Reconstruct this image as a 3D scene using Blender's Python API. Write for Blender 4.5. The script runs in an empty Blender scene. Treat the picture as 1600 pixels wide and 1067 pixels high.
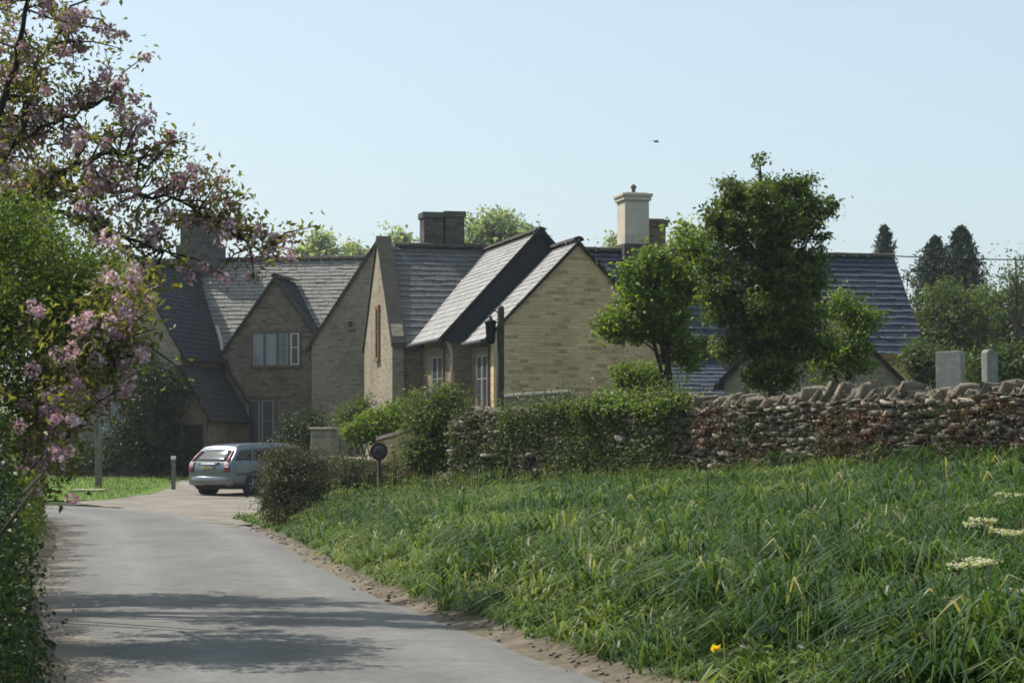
import bpy, math, random
import numpy as np
from mathutils import Vector, Matrix
R = math.radians
rng = np.random.default_rng(7); random.seed(7)
SC = bpy.context.scene; COL = SC.collection
HAZE = .00028; F = 3400.0; EYE = 1.6; HOR = 690.0; CX = 800.0      # focal length in photo pixels, eye height, horizon row
def P(px, py, Y): return Vector(((px-CX)*Y/F, Y, EYE+(HOR-py)*Y/F))
SUN_EL, SUN_BACK = 52.0, 30.0                        # sun stands to the left and a little behind the scene
SUN = Vector((-math.cos(R(SUN_EL))*math.cos(R(SUN_BACK)), math.cos(R(SUN_EL))*math.sin(R(SUN_BACK)), math.sin(R(SUN_EL))))

# ---------------------------------------------------------------- materials
class NT:
    def __init__(s, name):
        s.m = bpy.data.materials.new(name); s.m.use_nodes = True; s.t = s.m.node_tree; s.t.nodes.clear()
        s.out = s.n('ShaderNodeOutputMaterial')
    def n(s, typ, ins=None, **kw):
        nd = s.t.nodes.new(typ)
        for k, v in kw.items(): setattr(nd, k, v)
        for k, v in (ins or {}).items(): s.set(nd, k, v)
        return nd
    def set(s, nd, k, v):
        sock = nd.inputs[k]
        if isinstance(v, tuple) and len(v) == 2 and hasattr(v[0], 'outputs'): s.t.links.new(v[0].outputs[v[1]], sock)
        elif hasattr(v, 'outputs'): s.t.links.new(v.outputs[0], sock)
        else: sock.default_value = (*v, 1) if isinstance(v, tuple) and len(v) == 3 and sock.type == 'RGBA' else v
    def ramp(s, fac, stops, interp='LINEAR'):
        r = s.n('ShaderNodeValToRGB'); e = r.color_ramp; e.interpolation = interp
        while len(e.elements) < len(stops): e.elements.new(0.5)
        for el, (p, c) in zip(e.elements, stops):
            el.position = p; el.color = (*c, 1) if len(c) == 3 else c
        s.set(r, 'Fac', fac); return r
    def mix(s, fac, a, b, blend='MIX'):
        m = s.n('ShaderNodeMix', data_type='RGBA', blend_type=blend)
        s.set(m, 0, fac); s.set(m, 6, a); s.set(m, 7, b); return (m, 2)
    def math(s, op, a, b=0.0, c=None):
        m = s.n('ShaderNodeMath', operation=op); s.set(m, 0, a); s.set(m, 1, b)
        if c is not None: s.set(m, 2, c)
        return m
    def noise(s, vec, scale, detail=4, rough=0.6): return s.n('ShaderNodeTexNoise', {'Vector': vec, 'Scale': scale, 'Detail': detail, 'Roughness': rough})
    def scale(s, vec, xyz): return s.n('ShaderNodeMapping', {'Vector': vec, 'Scale': xyz})
    def bump(s, h, strength=0.5, dist=0.02): return s.n('ShaderNodeBump', {'Height': h, 'Strength': strength, 'Distance': dist})
    def pbr(s, base, rough=0.8, normal=None, **kw):
        b = s.n('ShaderNodeBsdfPrincipled'); s.set(b, 'Base Color', base); s.set(b, 'Roughness', rough)
        if normal is not None: s.set(b, 'Normal', normal)
        for k, v in kw.items(): s.set(b, k.replace('_', ' '), v)
        return b
    def done(s, sh): s.t.links.new(sh.outputs[0], s.out.inputs['Surface']); return s.m
    def obj(s): return (s.n('ShaderNodeTexCoord'), 'Object')
    def uv(s): return (s.n('ShaderNodeTexCoord'), 'UV')
    def pos(s): return (s.n('ShaderNodeNewGeometry'), 'Position')
    def attr(s, name): return (s.n('ShaderNodeAttribute', attribute_name=name), 'Fac')

def m_plain(name, c, rough=0.6, var=0.25, scale=6.0, metal=0.0, bump=0.15, spec=0.5):
    t = NT(name); v = t.obj(); nz = t.noise(v, scale, 6)
    col = t.ramp(nz, [(0.25, tuple(x*(1-var) for x in c)), (0.75, tuple(min(1, x*(1+var)) for x in c))])
    return t.done(t.pbr(col, rough, t.bump(t.noise(v, scale*8), bump, 0.01), Metallic=metal, Specular_IOR_Level=spec))

def m_masonry(name, dark, mid, light, mortar, bw=0.36, rh=0.14, bump=0.6, stain=(0.3, 0.3, 0.3), stain_amt=0.4):
    t = NT(name); uv = t.uv()
    warp = t.noise(uv, 2.2, 3); off = t.n('ShaderNodeVectorMath', {0: uv}, operation='ADD')
    sc = t.n('ShaderNodeVectorMath', operation='SCALE'); t.set(sc, 0, (warp, 'Color')); sc.inputs['Scale'].default_value = 0.05
    t.t.links.new(sc.outputs[0], off.inputs[1])
    br = t.n('ShaderNodeTexBrick', {'Vector': off, 'Color1': (0, 0, 0), 'Color2': (1, 1, 1), 'Mortar': (0.5, 0.5, 0.5), 'Scale': 1.0,
             'Mortar Size': 0.012, 'Mortar Smooth': 0.3, 'Bias': 0.0, 'Brick Width': bw, 'Row Height': rh})
    br.offset = 0.45; br.squash = 0.75; br.squash_frequency = 3
    nz = t.noise(uv, 9.0, 5)
    val = t.math('ADD', t.math('MULTIPLY', (br, 'Color'), 0.62), t.math('MULTIPLY', nz, 0.42))
    col = t.ramp(val, [(0.22, dark), (0.38, mid), (0.9, light)])
    c2 = t.mix((br, 'Fac'), col, mortar)
    big = t.ramp(t.noise(t.scale(uv, (0.5, 0.28, 1)), 1.3, 5, 0.7), [(0.42, (0, 0, 0)), (0.66, (1, 1, 1))])
    c3 = t.mix(t.math('MULTIPLY', big, stain_amt), c2, stain, 'MULTIPLY')
    h = t.math('ADD', t.math('MULTIPLY', (br, 'Fac'), -1.0), t.math('MULTIPLY', nz, 0.8))
    return t.done(t.pbr(c3, 0.9, t.bump(h, bump, 0.03), Specular_IOR_Level=0.2))

def m_slate(name, dark, mid, light, edge, lichen, lich_amt=0.3, rough=0.5, spec=0.5):
    # tint: one random value per slate; edge: 1 at the lower lip of a slate, mixed to a paler tone
    t = NT(name); uv = t.uv()
    nz = t.noise(uv, 7.0, 6, 0.7)
    v = t.math('ADD', t.math('MULTIPLY', t.attr('tint'), 0.5), t.math('MULTIPLY', nz, 0.5))
    col = t.ramp(v, [(0.2, dark), (0.5, mid), (0.85, light)])
    lc = t.ramp(t.noise(uv, 3.1, 8, 0.75), [(0.5, (0, 0, 0)), (0.66, (1, 1, 1))])
    c2 = t.mix(t.math('MULTIPLY', lc, lich_amt), col, lichen)
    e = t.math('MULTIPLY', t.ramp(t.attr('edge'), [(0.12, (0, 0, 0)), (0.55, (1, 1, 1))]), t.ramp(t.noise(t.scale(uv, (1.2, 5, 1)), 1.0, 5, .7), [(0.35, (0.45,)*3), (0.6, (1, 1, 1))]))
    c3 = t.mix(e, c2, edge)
    return t.done(t.pbr(c3, rough, t.bump(t.noise(uv, 14, 5), 0.35, 0.01), Specular_IOR_Level=spec))

def m_leaf(name, stops, trans=0.35, rough=0.5, spec=0.4):
    t = NT(name); col = t.ramp(t.attr('tint'), stops)
    p = t.pbr(col, rough, Specular_IOR_Level=spec)
    tc = t.mix(1.0, col, (1.1, .97, .97) if 'petal' in name else (1.5, 1.6, 0.7), 'MULTIPLY')
    tr = t.n('ShaderNodeBsdfTranslucent', {'Color': tc})
    mx = t.n('ShaderNodeMixShader', {0: trans}); t.t.links.new(p.outputs[0], mx.inputs[1]); t.t.links.new(tr.outputs[0], mx.inputs[2])
    return t.done(mx)

def m_bark(name, c):
    t = NT(name); v = t.obj(); nz = t.noise(t.scale(v, (9, 9, 2.2)), 2.0, 7, 0.7)
    col = t.ramp(nz, [(0.3, tuple(x*.5 for x in c)), (0.7, tuple(x*1.4 for x in c))])
    return t.done(t.pbr(col, 0.9, t.bump(nz, 0.7, 0.02), Specular_IOR_Level=0.15))

def m_ground(name, stops, scale=1.2, fine=18.0, bump=0.5, rough=0.95, drift=0.0):
    t = NT(name); v = t.pos()
    a = t.math('ADD', t.math('MULTIPLY', t.noise(v, scale, 6, 0.65), 0.65), t.math('MULTIPLY', t.noise(v, fine, 5, 0.7), 0.35))
    c = t.ramp(a, stops)
    if drift: c = t.mix(t.math('MULTIPLY', t.ramp(t.noise(t.scale(v, (.35, .9, 1)), 1.6, 6, .7), [(.42, (0, 0, 0)), (.6, (1, 1, 1))]), drift), c, (.6, .58, .55), 'MULTIPLY')
    return t.done(t.pbr(c, rough, t.bump(t.noise(v, fine*1.6, 6, .7), bump, 0.03), Specular_IOR_Level=0.15))

def m_road():
    t = NT('worn_tarmac'); v = t.pos(); uv = t.uv()
    fine = t.noise(v, 38, 5, 0.85); mid = t.noise(t.scale(v, (1.0, .7, 1)), 3.5, 8, 0.75); big = t.noise(t.scale(v, (0.45, 0.22, 1)), 1.0, 4)
    a = t.math('ADD', t.math('MULTIPLY', fine, 0.42), t.math('ADD', t.math('MULTIPLY', mid, 0.33), t.math('MULTIPLY', big, 0.25)))
    col = t.ramp(a, [(0.3, (0.040, 0.038, 0.035)), (0.5, (0.122, 0.117, 0.107)), (0.7, (0.225, 0.216, 0.198))])
    # wheel tracks run lengthwise (uv.x = 0..1 across): worn paler bands, dusty margins
    sx = t.n('ShaderNodeSeparateXYZ'); t.set(sx, 0, uv)
    tr = t.math('ABSOLUTE', t.math('SUBTRACT', t.math('ABSOLUTE', t.math('SUBTRACT', (sx, 'X'), 0.5)), 0.23))
    track = t.ramp(tr, [(0.0, (1, 1, 1)), (0.12, (0, 0, 0))])
    c1 = t.mix(t.math('MULTIPLY', track, t.math('MULTIPLY', mid, 0.8)), col, (0.195, 0.188, 0.173))
    edge = t.math('ABSOLUTE', t.math('SUBTRACT', (sx, 'X'), 0.5))
    em = t.ramp(t.math('ADD', edge, t.math('MULTIPLY', t.math('SUBTRACT', mid, 0.5), 0.16)), [(0.40, (0, 0, 0)), (0.49, (1, 1, 1))])
    c2 = t.mix(t.math('MULTIPLY', em, 0.75), c1, (0.24, 0.185, 0.13))
    pt = t.ramp(t.noise(t.scale(v, (0.5, 0.9, 1)), 0.8, 3), [(0.60, (0, 0, 0)), (0.64, (1, 1, 1))])   # dull repair patches
    c3 = t.mix(t.math('MULTIPLY', pt, 0.5), c2, (0.095, 0.092, 0.086))
    crack = t.n('ShaderNodeTexVoronoi', {'Vector': t.n('ShaderNodeVectorMath', {0: v, 1: (t.noise(v, 2.0, 4), 'Color')}, operation='ADD'), 'Scale': 0.55}, feature='DISTANCE_TO_EDGE')
    cm = t.ramp((crack, 'Distance'), [(0.0, (1, 1, 1)), (0.018, (0, 0, 0))])
    c4 = t.mix(t.math('MULTIPLY', cm, 0.6), c3, (0.1, 0.098, 0.09))
    return t.done(t.pbr(c4, 0.85, t.bump(fine, 0.45, 0.008), Specular_IOR_Level=0.3))

M = {}
M['road'] = m_road()
M['gravel'] = m_ground('pale_gravel', [(0.3, (0.16, 0.142, 0.118)), (0.5, (0.235, 0.21, 0.178)), (0.7, (0.315, 0.288, 0.25))], 0.8, 12, 0.9, drift=.75)
M['dirt'] = m_ground('verge_earth', [(0.3, (0.06, 0.052, 0.036)), (0.5, (0.14, 0.115, 0.082)), (0.72, (0.26, 0.222, 0.17))], 2.5, 20, 0.8)
M['earth'] = m_ground('rough_ground', [(0.3, (0.018, 0.028, 0.009)), (0.55, (0.030, 0.046, 0.014)), (0.75, (0.055, 0.055, 0.025))], 0.7, 9, 0.8)
M['lawn'] = m_ground('mown_lawn', [(0.3, (0.05, 0.095, 0.015)), (0.52, (0.085, 0.15, 0.022)), (0.72, (0.15, 0.19, 0.045))], 0.55, 14, 0.5)
M['hill'] = m_ground('far_fields', [(0.3, (0.06, 0.10, 0.035)), (0.7, (0.10, 0.14, 0.05))], 0.02, 0.3, 0.2)
M['stone_old'] = m_masonry('old_brown_stone', (0.135, 0.105, 0.072), (0.205, 0.165, 0.116), (0.285, 0.235, 0.168), (0.20, 0.167, 0.124), 0.28, 0.10, stain=(0.45, 0.42, 0.38), stain_amt=0.85)
M['stone_grey'] = m_masonry('grey_limestone', (0.19, 0.16, 0.11), (0.265, 0.228, 0.163), (0.34, 0.297, 0.22), (0.28, 0.245, 0.185), 0.24, 0.085, stain=(0.55, 0.53, 0.5), stain_amt=0.6)
M['stone_new'] = m_masonry('honey_stone', (0.34, 0.235, 0.125), (0.52, 0.38, 0.215), (0.68, 0.51, 0.295), (0.56, 0.415, 0.24), 0.34, 0.10, stain=(0.66, 0.6, 0.52), stain_amt=0.55, bump=0.9)
M['stone_sunlit'] = m_masonry('sunlit_apricot_stone', (0.5, 0.32, 0.15), (0.62, 0.42, 0.21), (0.68, 0.48, 0.27), (0.6, 0.42, 0.23), 0.4, 0.16)
M['cream'] = m_masonry('cream_ashlar', (0.42, 0.37, 0.29), (0.49, 0.44, 0.35), (0.55, 0.495, 0.40), (0.47, 0.425, 0.34), 0.5, 0.28, bump=0.3, stain=(0.75, 0.7, 0.62))
M['chim_dark'] = m_masonry('sooty_stone', (0.05, 0.05, 0.046), (0.085, 0.083, 0.075), (0.13, 0.125, 0.11), (0.08, 0.08, 0.07), 0.3, 0.15)
M['chim_brown'] = m_masonry('brown_brick', (0.11, 0.075, 0.045), (0.19, 0.135, 0.085), (0.25, 0.19, 0.12), (0.19, 0.16, 0.12), 0.22, 0.075)
M['coping'] = m_plain('lichened_coping', (0.062, 0.056, 0.046), 0.9, 0.4, 3.0, bump=0.5, spec=.2)
M['dressed_dark'] = m_plain('dark_dressed_stone', (0.15, 0.122, 0.085), 0.9, 0.2, 3.0, bump=0.3, spec=.2)
M['grey_paint'] = m_plain('grey_paint', (0.28, 0.29, 0.29), 0.5, 0.1, 4, bump=0.05)
M['dressed'] = m_plain('dressed_stone', (0.36, 0.31, 0.225), 0.9, 0.2, 3.0, bump=0.3, spec=.2)
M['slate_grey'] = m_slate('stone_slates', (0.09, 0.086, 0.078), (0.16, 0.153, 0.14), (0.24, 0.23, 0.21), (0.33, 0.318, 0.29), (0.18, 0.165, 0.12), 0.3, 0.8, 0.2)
M['slate_pale'] = m_slate('pale_slates', (0.17, 0.166, 0.158), (0.25, 0.245, 0.235), (0.33, 0.325, 0.31), (0.31, 0.305, 0.292), (0.19, 0.17, 0.13), 0.35, 0.7, 0.25)
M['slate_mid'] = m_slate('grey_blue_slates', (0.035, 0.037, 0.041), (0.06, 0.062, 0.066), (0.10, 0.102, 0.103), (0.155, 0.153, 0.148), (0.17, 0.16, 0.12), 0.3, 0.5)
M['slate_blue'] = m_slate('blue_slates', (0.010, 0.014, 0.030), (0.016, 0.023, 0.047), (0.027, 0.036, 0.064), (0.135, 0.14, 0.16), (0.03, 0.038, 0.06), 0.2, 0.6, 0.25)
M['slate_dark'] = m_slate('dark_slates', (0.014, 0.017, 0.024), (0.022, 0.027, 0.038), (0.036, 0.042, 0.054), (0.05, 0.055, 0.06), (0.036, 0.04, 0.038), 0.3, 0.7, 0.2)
M['slate_brown'] = m_slate('brown_tiles', (0.018, 0.016, 0.016), (0.03, 0.026, 0.026), (0.045, 0.04, 0.038), (0.05, 0.045, 0.04), (0.06, 0.06, 0.045), 0.3, 0.7)
M['lead'] = m_plain('lead_flashing', (0.42, 0.42, 0.41), 0.55, 0.15, 3)
M['black_iron'] = m_plain('black_paint', (0.012, 0.012, 0.013), 0.75, 0.3, 8, spec=.15)
M['white'] = m_plain('white_paint', (0.72, 0.72, 0.70), 0.5, 0.06, 4, bump=0.05)
M['curtain'] = m_plain('net_curtain', (0.50, 0.53, 0.57), 0.9, 0.15, 5)
M['dark_room'] = m_plain('dark_interior', (0.015, 0.016, 0.018), 0.9, 0.2)
M['wood_dark'] = m_bark('dark_timber', (0.035, 0.027, 0.022))
M['wood_post'] = m_bark('post_timber', (0.07, 0.062, 0.05))
M['wood_grey'] = m_bark('weathered_timber', (0.17, 0.15, 0.12))
M['wood_tan'] = m_bark('sill_timber', (0.22, 0.13, 0.07))
M['bark'] = m_bark('bark', (0.06, 0.05, 0.04))
M['bark_cherry'] = m_bark('cherry_bark', (0.030, 0.026, 0.026))
M['pot'] = m_plain('clay_pot', (0.35, 0.24, 0.16), 0.8)
M['headstone'] = m_plain('lichened_headstone', (0.23, 0.23, 0.20), 0.9, 0.3, 7, bump=0.5, spec=.2)
M['sign_red'] = m_plain('dull_sign_red', (0.055, 0.018, 0.016), 0.7, 0.2, 4, spec=.2)
M['sign_face'] = m_plain('dull_sign_face', (0.06, 0.066, 0.075), 0.5, 0.2, 4)
def m_glass(name, tint=(0.04, 0.05, 0.06)):
    t = NT(name); return t.done(t.pbr(tint, 0.06, t.bump(t.noise(t.obj(), 1.4, 2), 0.05, 0.02), Specular_IOR_Level=0.6))
M['glass'] = m_glass('window_glass'); M['car_glass'] = m_glass('car_glass', (0.012, 0.014, 0.016))
M['glass_pale'] = m_glass('curtained_glass', (0.20, 0.225, 0.25))
M['pane_dim'] = m_glass('dim_curtained_glass', (0.075, 0.095, 0.115))
def m_paint():
    t = NT('silver_blue_paint'); nz = t.noise(t.obj(), 400, 2)
    col = t.ramp(nz, [(0.3, (0.10, 0.12, 0.138)), (0.7, (0.155, 0.175, 0.195))])
    dirt = t.ramp((t.n('ShaderNodeSeparateXYZ', {0: t.obj()}), 'Z'), [(0.25, (1, 1, 1)), (0.62, (0, 0, 0))])
    c = t.mix(t.math('MULTIPLY', dirt, t.math('MULTIPLY', t.noise(t.obj(), 5, 5), 0.7)), col, (0.22, 0.19, 0.15))
    return t.done(t.pbr(c, 0.32, None, Metallic=0.55, Coat_Weight=0.6, Coat_Roughness=0.06))
M['paint'] = m_paint()
M['rubber'] = m_plain('tyre_rubber', (0.018, 0.018, 0.018), 0.85, 0.2, 9)
M['plastic'] = m_plain('grey_plastic', (0.05, 0.055, 0.06), 0.6, 0.1, 9)
M['alloy'] = m_plain('alloy', (0.35, 0.36, 0.37), 0.35, 0.1, 9, metal=0.8)
M['red_lamp'] = m_plain('red_lens', (0.15, 0.014, 0.02), 0.4, 0.1, 9, bump=0.0, spec=.4)
M['clear_lamp'] = m_plain('clear_lens', (0.36, 0.30, 0.31), 0.4, 0.1, 9, bump=0.0, spec=.4)
M['plate'] = m_plain('yellow_plate', (0.20, 0.165, 0.10), 0.5, 0.15, 9)

def m_wallstone():
    t = NT('dry_wall_stone'); v = t.pos(); nz = t.noise(v, 9, 7, .7)
    a = t.math('ADD', t.math('MULTIPLY', t.attr('tint'), 0.7), t.math('MULTIPLY', nz, 0.4))
    col = t.ramp(a, [(0.2, (0.075, 0.061, 0.049)), (0.5, (0.155, 0.127, 0.10)), (0.75, (0.24, 0.20, 0.16)), (0.92, (0.36, 0.32, 0.265))])
    li = t.ramp(t.noise(v, 5.0, 6, .7), [(0.54, (0, 0, 0)), (0.64, (1, 1, 1))])
    red = t.ramp(t.noise(v, 0.9, 4), [(0.5, (0, 0, 0)), (0.65, (1, 1, 1))])
    c2 = t.mix(t.math('MULTIPLY', li, 0.35), col, (0.34, 0.34, 0.29))
    c3 = t.mix(t.math('MULTIPLY', red, 0.32), c2, (0.20, 0.115, 0.09))
    return t.done(t.pbr(c3, 0.95, t.bump(nz, 0.8, 0.02), Specular_IOR_Level=0.15))
M['wallstone'] = m_wallstone()
M['copingstone'] = m_plain('coping_slab', (0.165, 0.138, 0.108), 0.95, 0.45, 4.0, bump=0.8, spec=.15)
M['wallcore'] = m_plain('wall_gaps', (0.03, 0.025, 0.02), 0.95)

LS = {'hedge': [(0, (0.026, 0.046, 0.010)), (0.5, (0.075, 0.112, 0.020)), (1, (0.17, 0.21, 0.042))],
      'dark': [(0, (0.010, 0.021, 0.007)), (0.5, (0.026, 0.046, 0.012)), (1, (0.085, 0.115, 0.032))],
      'fresh': [(0, (0.045, 0.080, 0.013)), (0.5, (0.12, 0.175, 0.027)), (1, (0.235, 0.27, 0.055))],
      'ivytree': [(0, (0.024, 0.044, 0.011)), (0.5, (0.066, 0.10, 0.021)), (1, (0.19, 0.225, 0.055))], 'far': [(0, (0.16, 0.19, 0.12)), (0.5, (0.25, 0.29, 0.19)), (1, (0.36, 0.39, 0.27))],  # far: distance haze is put into these pale leaf colours
      'conifer': [(0, (0.018, 0.035, 0.022)), (0.5, (0.03, 0.055, 0.034)), (1, (0.055, 0.085, 0.05))],
      'mixed': [(0, (0.032, 0.048, 0.015)), (0.5, (0.075, 0.105, 0.026)), (1, (0.15, 0.18, 0.05))],
      'bronze': [(0, (0.08, 0.05, 0.024)), (0.4, (0.14, 0.12, 0.04)), (0.75, (0.13, 0.165, 0.04)), (1, (0.32, 0.25, 0.08))],
      'petal': [(0, (0.32, 0.155, 0.20)), (0.5, (0.58, 0.385, 0.435)), (1, (0.87, 0.72, 0.75))],
      'coton': [(0, (0.026, 0.024, 0.015)), (0.45, (0.062, 0.066, 0.030)), (0.8, (0.12, 0.115, 0.06)), (1, (0.18, 0.115, 0.08))],
      'ivy': [(0, (0.05, 0.042, 0.028)), (0.3, (0.09, 0.08, 0.045)), (0.6, (0.062, 0.095, 0.026)), (1, (0.15, 0.17, 0.055))],
      'redweed': [(0, (0.06, 0.02, 0.012)), (0.5, (0.15, 0.05, 0.03)), (0.8, (0.10, 0.085, 0.03)), (1, (0.06, 0.10, 0.02))],
      'grass': [(0, (0.016, 0.040, 0.011)), (0.3, (0.043, 0.082, 0.021)), (0.6, (0.083, 0.128, 0.031)), (0.86, (0.19, 0.22, 0.08)), (0.93, (0.28, 0.24, 0.12)), (1, (0.33, 0.29, 0.17))],
      'umbel': [(0, (0.40, 0.37, 0.27)), (1, (0.62, 0.6, 0.50))], 'yellow': [(0, (0.75, 0.48, 0.01)), (1, (0.85, 0.65, 0.03))]}
for k, s in LS.items(): M['l_'+k] = m_leaf('foliage_'+k, s, {'conifer': .15, 'dark': .25, 'petal': .3, 'grass': .34, 'coton': .2, 'hedge': .42, 'far': .5, 'ivytree': .38, 'fresh': .42, 'mixed': .4, 'bronze': .45, 'ivy': .25}.get(k, .35), {'grass': .46, 'dark': .5, 'petal': .7, 'bronze': .5}.get(k, .5), {'grass': .25, 'petal': .15, 'dark': .25, 'ivy': .15, 'coton': .18}.get(k, .28))

# ---------------------------------------------------------------- mesh helpers
class MB:
    def __init__(s): s.v = []; s.f = []; s.ft = []; s.vt = {}; s.sm = []
    def face(s, pts, tint=None, edge=None, smooth=False):
        b = len(s.v); s.v += [tuple(p) for p in pts]; s.f.append(tuple(range(b, b+len(pts)))); s.ft.append(0.5 if tint is None else tint); s.sm.append(smooth)
        if edge is not None:
            for i, e in enumerate(edge): s.vt[b+i] = e
        return b
    def poly(s, verts, faces, tint=0.5, smooth=False):
        b = len(s.v); s.v += [tuple(p) for p in verts]
        for f in faces: s.f.append(tuple(b+i for i in f)); s.ft.append(tint); s.sm.append(smooth)
    def box(s, x0, x1, y0, y1, z0, z1, mtx=None, tint=0.5):
        vs = [Vector((x, y, z)) for z in (z0, z1) for y in (y0, y1) for x in (x0, x1)]
        if mtx is not None: vs = [mtx @ v for v in vs]
        s.poly(vs, [(0, 2, 3, 1), (4, 5, 7, 6), (0, 1, 5, 4), (2, 6, 7, 3), (0, 4, 6, 2), (1, 3, 7, 5)], tint)
    def prism(s, prof, a, b, axis='y'):
        # profile (x,z) or (y,z) extruded from a to b
        n = len(prof)
        mk = (lambda p, t: (p[0], t, p[1])) if axis == 'y' else (lambda p, t: (t, p[0], p[1]))
        v = [mk(p, a) for p in prof]+[mk(p, b) for p in prof]
        fs = [tuple(range(n)), tuple(range(2*n-1, n-1, -1))]+[(i, i+n, (i+1) % n+n, (i+1) % n) for i in range(n)]
        s.poly(v, fs)
    def tube(s, pts, rad, n=7, tint=0.5, cap=True):
        pts = [Vector(p) for p in pts]; rings = []
        if not hasattr(rad, '__len__'): rad = [rad]*len(pts)
        up = Vector((0.31, 0.2, 1)).normalized()
        b = len(s.v)
        for i, p in enumerate(pts):
            d = (pts[min(i+1, len(pts)-1)]-pts[max(i-1, 0)]).normalized()
            a = d.cross(up)
            if a.length < 1e-3: a = d.cross(Vector((1, 0, 0)))
            a.normalize(); c = d.cross(a)
            for k in range(n):
                t = 2*math.pi*k/n; s.v.append(tuple(p+(a*math.cos(t)+c*math.sin(t))*rad[i]))
        for i in range(len(pts)-1):
            for k in range(n):
                s.f.append((b+i*n+k, b+i*n+(k+1) % n, b+(i+1)*n+(k+1) % n, b+(i+1)*n+k)); s.ft.append(tint); s.sm.append(True)
        if cap:
            for st in (0, len(pts)-1): s.f.append(tuple(b+st*n+k for k in range(n))); s.ft.append(tint); s.sm.append(False)
    def lathe(s, prof, c=(0, 0, 0), n=16, mtx=None, tint=0.5, cap=True):
        b = len(s.v); c = Vector(c)
        for r, z in prof:
            for k in range(n):
                t = 2*math.pi*k/n; p = Vector((r*math.cos(t), r*math.sin(t), z)); s.v.append(tuple((mtx @ p if mtx is not None else p)+c))
        for i in range(len(prof)-1):
            for k in range(n): s.f.append((b+i*n+k, b+i*n+(k+1) % n, b+(i+1)*n+(k+1) % n, b+(i+1)*n+k)); s.ft.append(tint); s.sm.append(True)
        for st in (0, len(prof)-1) if cap else (): s.f.append(tuple(b+st*n+k for k in range(n))); s.ft.append(tint); s.sm.append(False)
    def build(s, name, mat, parent=None, bevel=0.0, kind=None):
        me = bpy.data.meshes.new(name); me.from_pydata(s.v, [], s.f); me.update()
        uv = me.uv_layers.new(name='UVMap'); ti = me.attributes.new('tint', 'FLOAT', 'FACE'); ti.data.foreach_set('value', s.ft)
        ed = me.attributes.new('edge', 'FLOAT', 'POINT'); e = np.zeros(len(s.v), np.float32)
        for k, val in s.vt.items(): e[k] = val
        ed.data.foreach_set('value', e)
        for p in me.polygons:
            p.use_smooth = s.sm[p.index]; n = p.normal
            t = Vector((1, 0, 0)) if abs(n.z) > 0.985 else Vector((-n.y, n.x, 0)).normalized()
            b = n.cross(t)
            for li in p.loop_indices:
                q = me.vertices[me.loops[li].vertex_index].co; uv.data[li].uv = (q.dot(t), q.dot(b))
        me.materials.append(mat); o = bpy.data.objects.new(name, me); COL.objects.link(o)
        if parent is not None: o.parent = parent
        if bevel: md = o.modifiers.new('bevel', 'BEVEL'); md.width = bevel; md.segments = 2; md.limit_method = 'ANGLE'
        if kind: o['kind'] = kind
        return o

def tag(o, label, cat, group=None, kind=None):
    o['label'] = label; o['category'] = cat
    if group: o['group'] = group
    if kind: o['kind'] = kind
    return o
def empty(name, loc, label, cat, rz=0.0, group=None):
    o = bpy.data.objects.new(name, None); COL.objects.link(o); o.location = loc; o.rotation_euler = (0, 0, rz); o.empty_display_size = 0.2
    return tag(o, label, cat, group)

def np_mesh(name, V, nper, Q, tint, mat, parent=None, kind=None, smooth=False):
    """V: (N,nper,3) vertices of N pieces; Q: faces of one piece (quads); tint (N,) or (N,nper)"""
    N = V.shape[0]; me = bpy.data.meshes.new(name); V = np.ascontiguousarray(V, np.float32)
    me.vertices.add(N*nper); me.vertices.foreach_set('co', V.ravel())
    Q = np.asarray(Q); idx = (np.arange(N)[:, None, None]*nper+Q[None]).reshape(-1, Q.shape[1])
    nf = idx.shape[0]; me.loops.add(idx.size); me.loops.foreach_set('vertex_index', idx.ravel().astype(np.int32))
    me.polygons.add(nf); me.polygons.foreach_set('loop_start', (np.arange(nf)*Q.shape[1]).astype(np.int32))
    try: me.polygons.foreach_set('loop_total', np.full(nf, Q.shape[1], np.int32))
    except Exception: pass
    me.update(calc_edges=True)
    a = me.attributes.new('tint', 'FLOAT', 'POINT'); t = np.asarray(tint, np.float32)
    if t.ndim == 1: t = np.repeat(t[:, None], nper, 1)
    a.data.foreach_set('value', np.ascontiguousarray(t).ravel())
    if smooth: me.polygons.foreach_set('use_smooth', np.ones(nf, bool))
    me.materials.append(mat); o = bpy.data.objects.new(name, me); COL.objects.link(o)
    if parent is not None: o.parent = parent
    if kind: o['kind'] = kind
    return o

def unit(a): return a/np.maximum(np.linalg.norm(a, axis=-1, keepdims=True), 1e-9)
def leaf_verts(pts, size, up=0.5, out=None, aspect=0.5, droop=0.0):
    """folded pointed leaves, six vertices each: base, two shoulders, rib, tip"""
    N = len(pts); size = np.broadcast_to(np.asarray(size, float), (N,))*rng.uniform(.65, 1.35, N)
    nrm = rng.normal(size=(N, 3)); nrm[:, 2] = nrm[:, 2]+up
    if out is not None: nrm = nrm+out
    nrm = unit(nrm); ax = unit(np.cross(nrm, rng.normal(size=(N, 3)))); ax[:, 2] -= droop; ax = unit(ax)
    bx = unit(np.cross(nrm, ax)); L = size[:, None]; W = L*aspect
    fold = nrm*L*0.12; bend = -nrm*L*0.18
    V = np.stack([pts-ax*L*.5+bend*.5, pts-bx*W*.5+fold, pts+bend*0-fold*.3, pts+bx*W*.5+fold, pts+ax*L*.55+bend], 1)
    return V
LEAFQ = [(0, 2, 1), (0, 3, 2), (1, 2, 4), (2, 3, 4)]
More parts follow.
